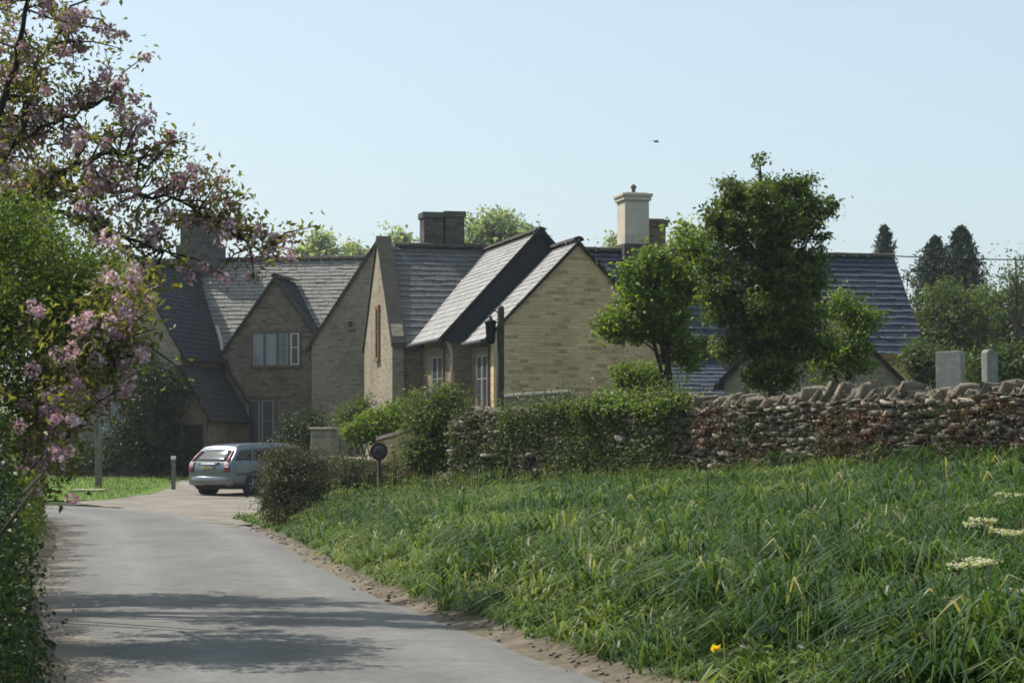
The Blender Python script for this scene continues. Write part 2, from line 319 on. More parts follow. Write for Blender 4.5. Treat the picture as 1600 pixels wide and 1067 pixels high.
def clump_points(ells, n, clump=30, sig=0.12, shell=0.5):
    """points gathered into tufts through a union of ellipsoids; returns points, outward direction, tuft id value"""
    vol = np.array([e[1][0]*e[1][1]*e[1][2] for e in ells])**0.75; vol = vol/vol.sum(); out = []; dirs = []; tv = []
    for (c, r), w in zip(ells, vol):
        k = max(1, int(n*w/clump)); d = unit(rng.normal(size=(k, 3))); rad = rng.uniform(shell, 1.02, k)**0.8
        cc = np.array(c)+d*np.array(r)*rad[:, None]
        m = np.maximum(3, rng.poisson(clump, k)); ids = np.repeat(np.arange(k), m); s = sig*rng.uniform(.5, 1.5, k)[ids]
        off = rng.normal(size=(len(ids), 3))*s[:, None]; off[:, 2] *= .75
        out.append(cc[ids]+off); dirs.append(d[ids]); tv.append(rng.uniform(0, 1, k)[ids])
    return np.concatenate(out), np.concatenate(dirs), np.concatenate(tv)
def ragged(ells, k=4, f=.34, seed=3):
    r_ = np.random.default_rng(seed); out = list(ells)
    for c, r in ells:
        if min(r) < .14: continue
        for j in range(k):
            d = unit(r_.normal(size=3)); q = np.array(c)+d*np.array(r)*r_.uniform(.95, 1.22); out.append((tuple(q), tuple(np.array(r)*f*r_.uniform(.5, 1.2))))
    return out
def foliage(name, ells, n, leaf, mat, parent=None, clump=30, sig=0.12, shell=0.5, up=0.6, aspect=0.55, tb=0.5, keep=None, droop=0.0, kind=None):
    p, d, tv = clump_points(ells, n, clump, sig, shell)
    if keep is not None: k = keep(p); p, d, tv = p[k], d[k], tv[k]
    tint = np.clip(tb-.5+0.45*tv+0.55*rng.uniform(0, 1, len(p)), 0, 1)
    return np_mesh(name, leaf_verts(p, leaf, up, d*.6, aspect, droop), 5, LEAFQ, tint, mat, parent, kind)

# ---------------------------------------------------------------- terrain
def sstep(a, b, x): t = np.clip((x-a)/(b-a), 0, 1); return t*t*(3-2*t)
CLY = np.array([-12, -4, 2, 8, 14.4, 23, 34, 42, 47, 50.5, 53, 54.6, 55.4, 55.8, 56])
CLX = np.array([5.2, 3.4, 1.95, .55, -.95, -3.05, -5.15, -6.85, -8.4, -10.2, -12.6, -16, -20.5, -27, -40])
def spline(xs, ys, n):
    pts = np.stack([xs, ys], 1); out = []
    for i in range(len(pts)-1):
        p0, p1, p2, p3 = pts[max(i-1, 0)], pts[i], pts[i+1], pts[min(i+2, len(pts)-1)]
        for t in np.linspace(0, 1, n, endpoint=False):
            out.append(.5*((2*p1)+(-p0+p2)*t+(2*p0-5*p1+4*p2-p3)*t*t+(-p0+3*p1-3*p2+p3)*t**3))
    out.append(pts[-1]); return np.array(out)
CL = spline(CLX, CLY, 10); TAN = unit(np.gradient(CL, axis=0)); NRM = np.stack([TAN[:, 1], -TAN[:, 0]], 1)   # to the right of travel
HW = 1.9
RE = CL+NRM*(HW-.12); LE = CL-NRM*HW
_m = RE[:, 1] < 50
def x_edge(y): return np.interp(y, RE[_m][:, 1], RE[_m][:, 0])
WA = np.array([-1.0, 42.0]); WB = np.array([12.6, 24.0]); WDIR = unit(WB-WA); WLEN = np.linalg.norm(WB-WA); WN = np.array([WDIR[1], -WDIR[0]])
if WN[1] > 0: WN = -WN                                              # faces the road
def x_wall(y): return WA[0]+(42-y)*(WB[0]-WA[0])/(WA[1]-WB[1])
def z_ground(x, y):
    x = np.asarray(x, float); y = np.asarray(y, float)
    rise = .35*sstep(56, 76, y)
    yy = np.minimum(y, 44.0); xe = x_edge(yy)+.1; xw = np.maximum(x_wall(yy), xe+2.5)
    t = np.clip((x-xe)/(xw-xe), 0, None); zw = .74+(42-yy)*.029
    zw = np.clip(zw, .5, 1.3)
    d = np.maximum(x-xe, 0)
    f = np.where(t < 1, .20*sstep(0, .9, d)+np.clip(zw-.20, 0, None)*np.minimum(t, 1)**.9, zw+.12*sstep(1, 1.05, t))
    f = np.where(x <= xe, 0, f)
    fade = 1-sstep(43.5, 52, y)*(1-.55*sstep(-2, 6, x))
    fade = fade*(1-sstep(60, 72, y)*.6)
    return rise+f*fade
def road_dist(x, y):
    q = np.stack([np.asarray(x).ravel(), np.asarray(y).ravel()], 1); dm = np.full(len(q), 1e9)
    for i in range(0, len(CL), 1): dm = np.minimum(dm, np.hypot(q[:, 0]-CL[i, 0], q[:, 1]-CL[i, 1]))
    return dm.reshape(np.shape(x))
xs = np.concatenate([[-2500, -1200, -500, -200, -90], np.arange(-45, 45.1, .45), [90, 200, 500, 1200, 2500]])
ys = np.concatenate([[-300, -80, -30], np.arange(-14, 112, .45), [130, 170, 240, 400, 800, 1600, 3000]])
GX, GY = np.meshgrid(xs, ys); GZ = z_ground(GX, GY)
GZ = GZ-.05*(road_dist(GX, GY) < HW-.3)
def grid_obj(name, X, Y, Z, mat):
    h, w = X.shape; me = bpy.data.meshes.new(name); V = np.stack([X, Y, Z], -1).reshape(-1, 3)
    i = np.arange((h-1)*w).reshape(h-1, w)[:, :-1].ravel(); q = np.stack([i, i+1, i+w+1, i+w], 1)
    me.from_pydata(V.tolist(), [], q.tolist()); me.polygons.foreach_set('use_smooth', np.ones(len(q), bool)); me.update()
    me.materials.append(mat); o = bpy.data.objects.new(name, me); COL.objects.link(o); o['kind'] = 'structure'; return o
grid_obj('ground', GX, GY, GZ, M['earth'])

# road ribbon, uv.x across / uv.y along
def ribbon(name, offs, zs, mat, jit=0.0, i0=0, i1=None):
    n = (i1 or len(CL))-i0; k = len(offs); V = []; uvs = []; ln = np.concatenate([[0], np.cumsum(np.linalg.norm(np.diff(CL, axis=0), axis=1))])
    for i in range(n):
        for j, o in enumerate(offs):
            oo = o+(rng.normal()*jit if jit and j in (0, k-1) else 0)
            p = CL[i+i0]+NRM[i+i0]*oo; V.append((p[0], p[1], zs[j]+.35*float(sstep(56, 76, p[1])))); uvs.append(((o+HW)/(2*HW), ln[i+i0]))
    Fc = [(i*k+j, i*k+j+1, (i+1)*k+j+1, (i+1)*k+j) for i in range(n-1) for j in range(k-1)]
    me = bpy.data.meshes.new(name); me.from_pydata(V, [], Fc); me.update(); uv = me.uv_layers.new(name='UVMap')
    for l in me.loops: uv.data[l.index].uv = uvs[l.vertex_index]
    me.polygons.foreach_set('use_smooth', np.ones(len(Fc), bool))
    me.materials.append(mat); o = bpy.data.objects.new(name, me); COL.objects.link(o); o['kind'] = 'structure'; return o
ribbon('road', np.array([-1.95, -1.6, -.9, 0, .9, 1.3, 1.57]), np.array([.012, .022, .034, .04, .034, .022, .012]), M['road'], .05)
ribbon('earth_verge', np.array([1.44, 1.55, 1.66, 1.8, 2.1]), np.array([.008, .03, .05, .085, .06]), M['dirt'], .045, 0, int(np.argmax(CL[:, 1] > 40.5)))
ribbon('left_verge', np.array([-2.75, -2.45, -2.15, -1.86]), np.array([.0, .05, .035, .006]), M['dirt'], .06)
# stones along the earth verge
def rock_verts(n, sx, sy, sz, jit=.18):
    g = [(-1, -1, -1), (1, -1, -1), (1, 1, -1), (-1, 1, -1), (-1, -1, 1), (1, -1, 1), (1, 1, 1), (-1, 1, 1)]
    B = np.array(g, float)[None]*.5+rng.normal(size=(n, 8, 3))*jit*.5
    return B*np.stack([sx, sy, sz], 1)[:, None, :]
def superrock(n, sx, sy, sz, jit=.06, sq=.55):
    """rounded block, 26 vertices"""
    g = [(x, y, z) for x in (-1, 0, 1) for y in (-1, 0, 1) for z in (-1, 0, 1) if (x, y, z) != (0, 0, 0)]
    B = np.array(g, float); nrm = np.abs(B).sum(1)
    B = B*np.where(nrm == 3, .93, np.where(nrm == 2, .97, 1.0))[:, None]
    V = B[None]*.5+rng.normal(size=(n, 26, 3))*jit
    ix = {p: i for i, p in enumerate(g)}; Q = []
    for ax in range(3):
        o = [a for a in range(3) if a != ax]
        for sgn in (-1, 1):
            for a in (-1, 0):
                for b in (-1, 0):
                    def k(da, db):
                        p = [0, 0, 0]; p[ax] = sgn; p[o[0]] = a+da; p[o[1]] = b+db; return ix[tuple(p)]
                    q = [k(0, 0), k(1, 0), k(1, 1), k(0, 1)]
                    if (sgn == 1) == (ax == 1): q = q[::-1]
                    Q.append(tuple(q))
    return V*np.stack([sx, sy, sz], 1)[:, None, :], Q
ROCKQ = superrock(1, np.ones(1), np.ones(1), np.ones(1))[1]
def at_rocks(name, pos, s, mat, flat=.6, kind=None, parent=None, tint=None):
    n = len(pos); V, Q = superrock(n, s*rng.uniform(.8, 1.5, n), s*rng.uniform(.7, 1.2, n), s*flat*rng.uniform(.7, 1.2, n), .09)
    a = rng.uniform(0, 6.28, n); c, sn = np.cos(a)[:, None], np.sin(a)[:, None]
    V = np.stack([V[..., 0]*c-V[..., 1]*sn, V[..., 0]*sn+V[..., 1]*c, V[..., 2]], -1)+pos[:, None, :]
    return np_mesh(name, V, 26, Q, rng.uniform(0, 1, n) if tint is None else tint, mat, parent, kind)
i = rng.integers(20, 66, 1500); o = rng.normal(1.68, .10, 1500); fr = rng.uniform(0, 1, 1500)[:, None]; pp = CL[i]*(1-fr)+CL[i+1]*fr+NRM[i]*o[:, None]
at_rocks('verge_gravel', np.stack([pp[:, 0], pp[:, 1], .035+.10*(o-1.5)], 1), rng.uniform(.10, .36, 1500)**3.2, M['gravel'], kind='stuff')

def patch(name, pts, z, mat, jit=.12, step=.3):
    """irregular sheet draped on the ground: grid cells whose middle lies inside a ragged outline"""
    pts = np.array(pts, float); lo, hi = pts.min(0)-.5, pts.max(0)+.5; gx = np.arange(lo[0], hi[0], step); gy = np.arange(lo[1], hi[1], step); X, Y = np.meshgrid(gx, gy)
    def inside(x, y):
        x = x+jit*np.sin(y*3.1+1)*1.2+jit*np.sin(y*7.7); y = y+jit*np.sin(x*2.7)*1.2+jit*np.sin(x*8.3); r = np.zeros(x.shape, bool)
        for (x0, y0), (x1, y1) in zip(pts, np.roll(pts, -1, 0)): r ^= ((y0 > y) != (y1 > y)) & (x < (x1-x0)*(y-y0)/(y1-y0+1e-12)+x0)
        return r
    Z = z_ground(X, Y)+z; h, w = X.shape; i = np.arange((h-1)*w).reshape(h-1, w)[:, :-1].ravel(); q = np.stack([i, i+1, i+w+1, i+w], 1)
    V = np.stack([X, Y, Z], -1).reshape(-1, 3); c = V[q].mean(1); q = q[inside(c[:, 0], c[:, 1])]; used = np.unique(q); mp = np.zeros(len(V), int); mp[used] = np.arange(len(used))
    me = bpy.data.meshes.new(name); me.from_pydata(V[used].tolist(), [], mp[q].tolist()); me.update(); me.materials.append(mat)
    o = bpy.data.objects.new(name, me); COL.objects.link(o); o['kind'] = 'structure'; return o
patch('gravel_driveway', [(-11.2, 55.6), (-12.0, 68), (-9.5, 75), (-3.5, 75), (-3.2, 62), (-4.3, 52), (-4.4, 44.5), (-5.2, 40), (-6.2, 44), (-8.6, 50)], .030, M['gravel'], jit=.1, step=.2)
patch('lawn', [(-22, 57.5), (-24, 70), (-20, 75.0), (-12.4, 75.0), (-10.8, 70), (-10.3, 63), (-10.9, 58.4), (-14, 56.8)], .036, M['lawn'], jit=.08, step=.2)
patch('garden_path', [(-24, 74.6), (-24, 76.2), (-10, 76.4), (-10, 74.8)], .042, M['gravel'], jit=.05)

# ---------------------------------------------------------------- roofs and houses
def slates(mb, a, b, c, d, course=.26, width=.34, lift=.03, tint0=0.0):
    """slated slope: a-b eave (left to right seen from outside), c-d ridge (right to left); every slate a thin wedge"""
    a, b, c, d = map(Vector, (a, b, c, d)); nrm = (b-a).cross(d-a)
    if nrm.length < 1e-6: nrm = (b-a).cross(c-a)
    nrm.normalize(); H = max((d-a).length, (c-b).length); k = max(3, int(H/course))
    mb.face([a-nrm*.02, b-nrm*.02, c-nrm*.02, d-nrm*.02], .1)
    for r in range(k):
        dm = lambda q: min(1, q/k*(1.22-.22*q/k)); t0, t1 = dm(r), dm(r+1.12)
        l0, r0, l1, r1 = a.lerp(d, t0), b.lerp(c, t0), a.lerp(d, t1), b.lerp(c, t1)
        W = (r0-l0).length; m = max(1, int(W/(width*(1.15-.35*t0)))); 
        cuts = [0]+sorted(min(.999, max(.001, (j+random.uniform(-.25, .25)+(.5 if r % 2 else 0))/m)) for j in range(1, m))+[1]
        for j in range(len(cuts)-1):
            u0, u1 = cuts[j]+.006/max(W, .1), cuts[j+1]-.006/max(W, .1)
            if u1 <= u0: continue
            lf = nrm*(lift*random.uniform(.7, 1.4)); sl = (d-a).normalized()*random.uniform(-.02, .02)
            p0, p1 = l0.lerp(r0, u0)+lf+sl, l0.lerp(r0, u1)+lf+sl; p2, p3 = l1.lerp(r1, u1)+nrm*.004, l1.lerp(r1, u0)+nrm*.004
            ti = min(1, max(0, random.gauss(.5, .17)+tint0)); q0, q1 = p0.lerp(p3, .34), p1.lerp(p2, .34)
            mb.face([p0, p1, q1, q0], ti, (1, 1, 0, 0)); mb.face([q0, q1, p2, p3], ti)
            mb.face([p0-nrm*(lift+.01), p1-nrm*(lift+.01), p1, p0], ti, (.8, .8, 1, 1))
            mb.face([p0-nrm*.03, p0, q0, q0-nrm*.03], ti*.6); mb.face([p1, p1-nrm*.03, q1-nrm*.03, q1], ti*.6)

def ridge_tiles(mb, a, b, r=.13, step=.45):
    a, b = Vector(a), Vector(b); n = max(1, int((b-a).length/step)); d = (b-a).normalized(); s = Vector((-d.y, d.x, 0)).normalized()
    for i in range(n):
        p, q = a.lerp(b, (i+.02)/n), a.lerp(b, (i+.98)/n); t = random.random(); z = Vector((0, 0, random.uniform(0, .015)))
        for k in range(4):
            t0, t1 = math.pi*k/4, math.pi*(k+1)/4
            o0 = s*math.cos(t0)*r*1.3+Vector((0, 0, 1))*math.sin(t0)*r+z; o1 = s*math.cos(t1)*r*1.3+Vector((0, 0, 1))*math.sin(t1)*r+z
            mb.face([p+o0, q+o0, q+o1, p+o1], t)

def gable_wall(name, x0, x1, xc, y0, y1, zb, ze, zr, mat, root):
    mb = MB(); mb.prism([(x0, zb), (x1, zb), (x1, ze), (xc, zr), (x0, ze)], y0, y1, 'y'); return mb.build(name, mat, root)

def chimney(root, x, y, w, d, z0, z1, mat, pots=0, cap=.10, base=None, flue_split=False, name='chimney', potmat='pot', sun_rail=False):
    mb = MB()
    if base: mb.box(x-w/2-.14, x+w/2+.14, y-d/2-.12, y+d/2+.12, z0, base)
    zz = base or z0
    if flue_split:
        mb.box(x-w/2, x-.035, y-d/2, y+d/2-.06, zz, z1-.25); mb.box(x+.035, x+w/2, y-d/2+.05, y+d/2, zz, z1-.2)
        mb.box(x-.035, x+.035, y-d/2+.2, y+d/2-.2, zz, z1-.3)
        mb.box(x-w/2-.05, x-.02, y-d/2-.05, y+d/2, z1-.25, z1-.05); mb.box(x+.0, x+w/2+.05, y-d/2, y+d/2+.05, z1-.2, z1)
    else:
        mb.box(x-w/2, x+w/2, y-d/2, y+d/2, zz, z1-.28)
        mb.box(x-w/2-cap*.6, x+w/2+cap*.6, y-d/2-cap*.6, y+d/2+cap*.6, z1-.28, z1-.14)
        mb.box(x-w/2-cap, x+w/2+cap, y-d/2-cap, y+d/2+cap, z1-.14, z1-.04)
        mb.box(x-w/2+.04, x+w/2-.04, y-d/2+.04, y+d/2-.04, z1-.04, z1)
    o = mb.build(name, mat, root, .012)
    for k in range(pots):
        pm = MB(); px = x+(k-(pots-1)/2)*w/max(1, pots)*.9
        pm.lathe([(.09, z1-.05), (.085, z1+.16), (.105, z1+.17), (.105, z1+.21), (.07, z1+.21), (.07, z1+.1)], (px, y, 0), 10); pm.build('chimney_pot', M[potmat], o)
    return o

def window(root, cx, y, z0, z1, w, lights=2, pane='glass', frame='dressed', stone=.11, axis='x', depth=.12, casement='white', openl=None, lintel=True, name='window', panes=None):
    """stone-mullioned window: surround proud of the wall; built facing -y ('x' axis) or facing -x ('y' axis)"""
    fr = MB(); H = z1-z0
    fr.box(-w/2-stone, -w/2, .02, depth, 0, H); fr.box(w/2, w/2+stone, .02, depth, 0, H)
    fr.box(-w/2-stone-.04, w/2+stone+.04, .012, depth, H, H+stone*1.2); fr.box(-w/2-stone-.05, w/2+stone+.05, -.02, depth, -.10, 0)
    for k in range(1, lights):
        x = -w/2+w*k/lights; fr.box(x-.05, x+.05, .026, depth, 0, H)
    if lintel: fr.box(-w/2-stone-.14, w/2+stone+.14, -.03, .09, H+stone*1.2+.003, H+stone*1.2+.07)
    o = fr.build(name, M[frame], root, .006)
    o.location = (cx, y-.088, z0) if axis == 'x' else (cx-.088, y, z0); o.rotation_euler = (0, 0, 0 if axis == 'x' else R(-90))
    for k in range(lights):
        x0, x1 = -w/2+w*k/lights+(.052 if k else .002), -w/2+w*(k+1)/lights-(.052 if k < lights-1 else .002)
        s = MB(); t = .04
        s.box(x0, x0+t, .03, .075, .004, H-.004); s.box(x1-t, x1, .03, .075, .004, H-.004); s.box(x0+t, x1-t, .032, .073, .004, t); s.box(x0+t, x1-t, .032, .073, H-t, H-.004)
        if H > .9: s.box(x0+t, x1-t, .036, .07, H*.55-.012, H*.55+.012)
        c = s.build('casement', M[casement[k] if isinstance(casement, list) else casement], o)
        g = MB(); g.box(x0+.02, x1-.02, .05, .058, .02, H-.02)
        g.build('pane', M[(panes[k] if panes else pane)], o)
    b = MB(); b.box(-w/2, w/2, .075, .085, 0, H); b.build('reveal', M['dark_room'], o)
    return o

def downpipe(root, x, y, z0, z1, mat='white', name='downpipe'):
    mb = MB(); mb.tube([(x-.25, y-.02, z1+.12), (x-.22, y-.05, z1-.02), (x-.05, y-.08, z1-.28), (x, y-.09, z1-.45), (x, y-.09, z0)], .045, 8); return mb.build(name, M[mat], root)

# ---- left house (faces a little to the left)
A = empty('stone_house', (-8.7, 80.0, 0.0), 'old brown stone house with steep gables and grey stone-slate roof, behind the silver car', 'house', R(-10))
def SL(root, name, mat, quads, ridge=None, **kw):
    mb = MB()
    for q in quads: slates(mb, *q, **kw)
    o = mb.build(name, M[mat], root)
    if ridge:
        rb = MB()
        for a_, b_ in ridge: ridge_tiles(rb, a_, b_)
        rb.build('ridge_tile', M['coping'], o)
    return o
ZE, ZR = 4.95, 8.55
def wallbox(root, name, x0, x1, y0, y1, z0, z1, mat):
    mb = MB(); mb.box(x0, x1, y0, y1, z0, z1); return mb.build(name, M[mat], root)
# main range
mb = MB(); mb.prism([(.35, -.3), (6.35, -.3), (6.35, ZE), (3.35, ZR-.12), (.35, ZE)], -9, 6.0, 'x'); mb.build('wall', M['stone_old'], A)
SL(A, 'main_roof', 'slate_grey', [((-9.3, .05, ZE-.22), (6.2, .05, ZE-.22), (6.2, 3.35, ZR), (-9.3, 3.35, ZR)), ((6.2, 6.65, ZE-.22), (-9.3, 6.65, ZE-.22), (-9.3, 3.35, ZR), (6.2, 3.35, ZR))], [((-9.3, 3.35, ZR), (6.2, 3.35, ZR))], course=.21, width=.36)
# middle gable
DZ, DE = 7.65, 4.95
gable_wall('gable_wall', -1.92, 1.92, 0, 0, .5, -.3, DE, DZ-.1, M['stone_old'], A)
wl = MB(); wl.prism([(-1.9, DE-.5), (1.9, DE-.5), (1.9, DE), (0, DZ-.14), (-1.9, DE)], .5, 2.2, 'y'); wl.build('gable_cheeks', M['stone_old'], A)
SL(A, 'gable_roof', 'slate_dark', [((2.12, -.12, DE-.25), (2.12, .45, DE-.25), (0, 2.55, DZ), (0, -.12, DZ))], [((0, -.12, DZ), (0, 2.5, DZ))], course=.22, width=.3)  # shade of the right slope is put into darker slates than the left
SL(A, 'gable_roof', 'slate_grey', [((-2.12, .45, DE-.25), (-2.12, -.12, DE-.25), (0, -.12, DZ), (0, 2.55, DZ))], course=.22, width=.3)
vb = MB()
for sx in (-1, 1): vb.poly([(sx*2.14, -.15, DE-.32), (sx*2.14, -.15, DE-.18), (0, -.15, DZ+.05), (0, -.15, DZ-.11), (sx*2.14, .02, DE-.32), (sx*2.14, .02, DE-.18), (0, .02, DZ+.05), (0, .02, DZ-.11)], [(0, 1, 2, 3), (4, 7, 6, 5), (0, 4, 5, 1), (1, 5, 6, 2), (0, 3, 7, 4)])
vb.build('gable_coping', M['coping'], A)
# right gable (cross wing)
CXx, CH, CZ, CE = 4.05, 2.62, 8.95, 5.15
gable_wall('cross_wing_wall', CXx-CH+.1, CXx+CH-.1, CXx, -.55, 0.34, -.3, CE, CZ-.12, M['stone_grey'], A)
wl = MB(); wl.prism([(CXx-CH+.12, 1), (CXx+CH-.12, 1), (CXx+CH-.12, CE), (CXx, CZ-.15), (CXx-CH+.12, CE)], .34, 6, 'y'); wl.build('cross_wing_side', M['stone_old'], A)
SL(A, 'cross_wing_roof', 'slate_grey', [((CXx-CH-.1, 6, CE-.22), (CXx-CH-.1, -.55, CE-.22), (CXx, -.55, CZ), (CXx, 6, CZ)), ((CXx+CH+.1, -.55, CE-.22), (CXx+CH+.1, 6, CE-.22), (CXx, 6, CZ), (CXx, -.55, CZ))], course=.24)
vb = MB()
for sx in (-1, 1):
    e = CXx+sx*(CH+.12)
    vb.poly([(e, -.64, CE-.34), (e, -.64, CE-.17), (CXx, -.64, CZ+.07), (CXx, -.64, CZ-.12), (e, -.46, CE-.34), (e, -.46, CE-.17), (CXx, -.46, CZ+.07), (CXx, -.46, CZ-.12)], [(0, 1, 2, 3), (4, 7, 6, 5), (0, 4, 5, 1), (1, 5, 6, 2), (0, 3, 7, 4)])
vb.build('verge_coping', M['coping'], A)
# left projecting gable
FX, FH, FZ, FE, FY = -3.9, 1.86, 8.05, 4.75, -4.74
gable_wall('projecting_gable_wall', FX-FH, FX+FH, FX, FY, FY+.4, -.3, FE, FZ-.1, M['stone_grey'], A)
wl = MB(); wl.prism([(FX-FH+.02, -.3), (FX+FH-.02, -.3), (FX+FH-.02, FE), (FX, FZ-.14), (FX-FH+.02, FE)], FY+.4, .4, 'y'); wl.build('projecting_wing_side', M['stone_old'], A)
SL(A, 'projecting_wing_roof', 'slate_dark', [((FX+FH+.12, FY-.1, FE-.2), (FX+FH+.12, .3, FE-.2), (FX, 3.0, FZ), (FX, FY-.1, FZ))], [((FX, FY-.1, FZ), (FX, 2.9, FZ))], course=.22)  # dark slates paint the shade on this right-hand slope
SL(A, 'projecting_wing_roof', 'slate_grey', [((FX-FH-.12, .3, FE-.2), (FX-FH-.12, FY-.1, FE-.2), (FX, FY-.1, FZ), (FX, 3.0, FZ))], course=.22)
lm = MB(); lm.tube([(FX+FH+.03, .06, FE-.08), (FX+FH-.2, .5, FE+.55), (FX+FH-.52, 1.0, FE+1.15)], .075, 6); lm.build('lead_valley', M['lead'], A)
gt = MB(); gt.tube([(FX+FH+.18, FY-.1, FE-.28), (FX+FH+.18, -.15, FE-.28)], .06, 7); gt.build('gutter', M['coping'], A)
# lean-to porch in the corner
PX0, PX1, PY0 = FX+FH, FX+FH+1.0, FY-.15
mb = MB(); mb.prism([(PX0, -.3), (PX1, -.3), (PX1, 2.45), (PX0, 4.15)], PY0+.12, -.01, 'y'); mb.build('porch_wall', M['stone_old'], A)
SL(A, 'porch_roof', 'slate_brown', [((PX1+.16, PY0-.1, 2.30), (PX1+.16, -.02, 2.30), (PX0+.02, -.02, 4.28), (PX0+.02, PY0-.1, 4.28))], course=.2, width=.26)
dr = MB(); dr.box(PX0+.12, PX1-.14, PY0+.06, PY0+.10, -.1, 2.2); dob = dr.build('door', M['wood_dark'], A)
df = MB(); df.box(PX0+.03, PX0+.12, PY0, PY0+.115, -.1, 2.3); df.box(PX1-.14, PX1-.03, PY0, PY0+.115, -.1, 2.3); df.box(PX0+.12, PX1-.14, PY0, PY0+.115, 2.2, 2.34); df.build('door_frame', M['dressed_dark'], dob, .005)
dk = MB(); dk.lathe([(.01, 0), (.03, .01), (.03, .03), (.01, .045)], (PX1-.22, PY0+.06, 1.1), 8, Matrix.Rotation(R(90), 4, 'X')); dk.build('handle', M['black_iron'], dob)
dp = MB(); dp.tube([(-1.85, -.06, DE-.35), (-1.72, -.08, 4.2), (-.96, -.08, 3.0), (-.80, -.08, 2.4), (-.80, -.08, .1)], .05, 7); dp.build('downpipe', M['coping'], A)
# windows
def local_x(root_loc, ang, px, Y): X = (px-CX)*Y/F; return (X-root_loc[0])/math.cos(ang)
window(A, -.39, 0, 4.42, 5.58, .88, 2, 'glass_pale', 'dressed_dark', .07, lintel=False, casement='grey_paint')
window(A, .54, 0, 4.42, 5.58, .74, 2, 'pane_dim', 'dressed_dark', .07, lintel=False, panes=['pane_dim', 'car_glass'], casement=['grey_paint', 'white'])
window(A, -.55, 0, 1.40, 3.13, 1.0, 2, 'pane_dim', 'dressed_dark', .08, casement='grey_paint')
window(A, FX-.70, FY, 1.75, 3.15, .8, 2, 'glass_pale', 'dressed_dark', .10, lintel=False, casement='grey_paint')
window(A, FX+.88, FY, 4.42, 4.80, .15, 1, 'car_glass', 'stone_grey', .03, lintel=False, casement='wood_dark')
window(A, 3.0, -.55, 5.75, 5.95, .14, 1, 'car_glass', 'stone_grey', .03, lintel=False, casement='wood_dark', name='vent')
chimney(A, -3.95, 3.35, 1.35, .95, 6.5, 10.35, M['chim_dark'], 2, .08, 9.15)

# ---- right long house with two front wings (faces a little to the right)
B = empty('long_stone_house', (-3.87, 70.0, 0.0), 'long house with honey stone gable, blue slate roof and cream chimney, behind the ivied wall', 'house', R(14))
BE, BR, BD = 4.90, 8.1, 4.9
mb = MB(); mb.prism([(.02, -.3), (BD, -.3), (BD, BE), (BD/2, BR-.12), (.02, BE)], .38, 18.2, 'x'); mb.build('wall', M['stone_old'], B)
mb = MB(); mb.prism([(-.1, -.3), (BD+.1, -.3), (BD+.1, BE+.1), (BD/2, BR+.22), (-.1, BE+.1)], 0, .38, 'x'); mb.build('left_gable_wall', M['stone_grey'], B)
cp = MB()
for s in (-1, 1):
    e = BD/2+s*(BD/2+.25)
    cp.poly([(-.06, e, BE-.12), (.44, e, BE-.12), (.44, BD/2, BR+.34), (-.06, BD/2, BR+.34), (-.06, e, BE-.26), (.44, e, BE-.26), (.44, BD/2, BR+.225), (-.06, BD/2, BR+.225)], [(0, 1, 2, 3), (7, 6, 5, 4), (0, 4, 5, 1), (1, 5, 6, 2), (0, 3, 7, 4)])
cp.build('gable_coping', M['coping'], B)
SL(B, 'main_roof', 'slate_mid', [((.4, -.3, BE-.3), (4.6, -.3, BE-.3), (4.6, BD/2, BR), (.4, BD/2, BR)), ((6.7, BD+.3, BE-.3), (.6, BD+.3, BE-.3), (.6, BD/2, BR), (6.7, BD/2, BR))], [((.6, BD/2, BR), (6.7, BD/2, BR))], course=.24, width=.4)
mb = MB(); mb.box(16.2, 18.22, -.04, .03, -.3, BE-.06); mb.build('end_wall_facing', M['stone_sunlit'], B)  # end of the house wall; sunlit warmth is put into the stone colour
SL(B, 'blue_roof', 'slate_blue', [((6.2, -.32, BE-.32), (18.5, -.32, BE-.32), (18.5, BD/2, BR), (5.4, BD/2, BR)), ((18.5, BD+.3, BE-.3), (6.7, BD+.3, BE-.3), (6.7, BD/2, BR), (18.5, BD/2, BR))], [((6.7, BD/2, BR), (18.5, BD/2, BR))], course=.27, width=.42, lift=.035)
bb = MB(); bb.box(15.9, 18.5, -.36, -.30, BE-.50, BE-.33); bb.build('eaves_board', M['wood_tan'], B)
# wing two: older, roof pale, dark gable face
W2X, W2H, W2Y, W2R, W2E = 3.65, 3.07, -4.93, 8.0, 4.72
wl = MB(); wl.prism([(W2X-W2H+.42, -.3), (W2X+W2H-.42, -.3), (W2X+W2H-.42, W2E+.2), (W2X, W2R-.14), (W2X-W2H+.42, W2E+.2)], W2Y+.15, .02, 'y'); wl.build('rear_wing_wall', M['stone_old'], B)
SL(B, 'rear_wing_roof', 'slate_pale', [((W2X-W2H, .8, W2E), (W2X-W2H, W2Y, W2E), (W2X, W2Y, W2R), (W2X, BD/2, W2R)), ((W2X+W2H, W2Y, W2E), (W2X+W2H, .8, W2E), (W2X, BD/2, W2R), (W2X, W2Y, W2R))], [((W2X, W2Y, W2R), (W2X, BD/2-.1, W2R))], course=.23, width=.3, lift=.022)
gb = MB(); gb.prism([(W2X-W2H+.02, W2E-.10), (W2X+W2H-.02, W2E-.10), (W2X+W2H-.02, W2E-.01), (W2X, W2R-.02), (W2X-W2H+.02, W2E-.01)], W2Y+.02, W2Y+.13, 'y'); gb.build('dark_gable_face', M['slate_dark'], B)
vg = MB()
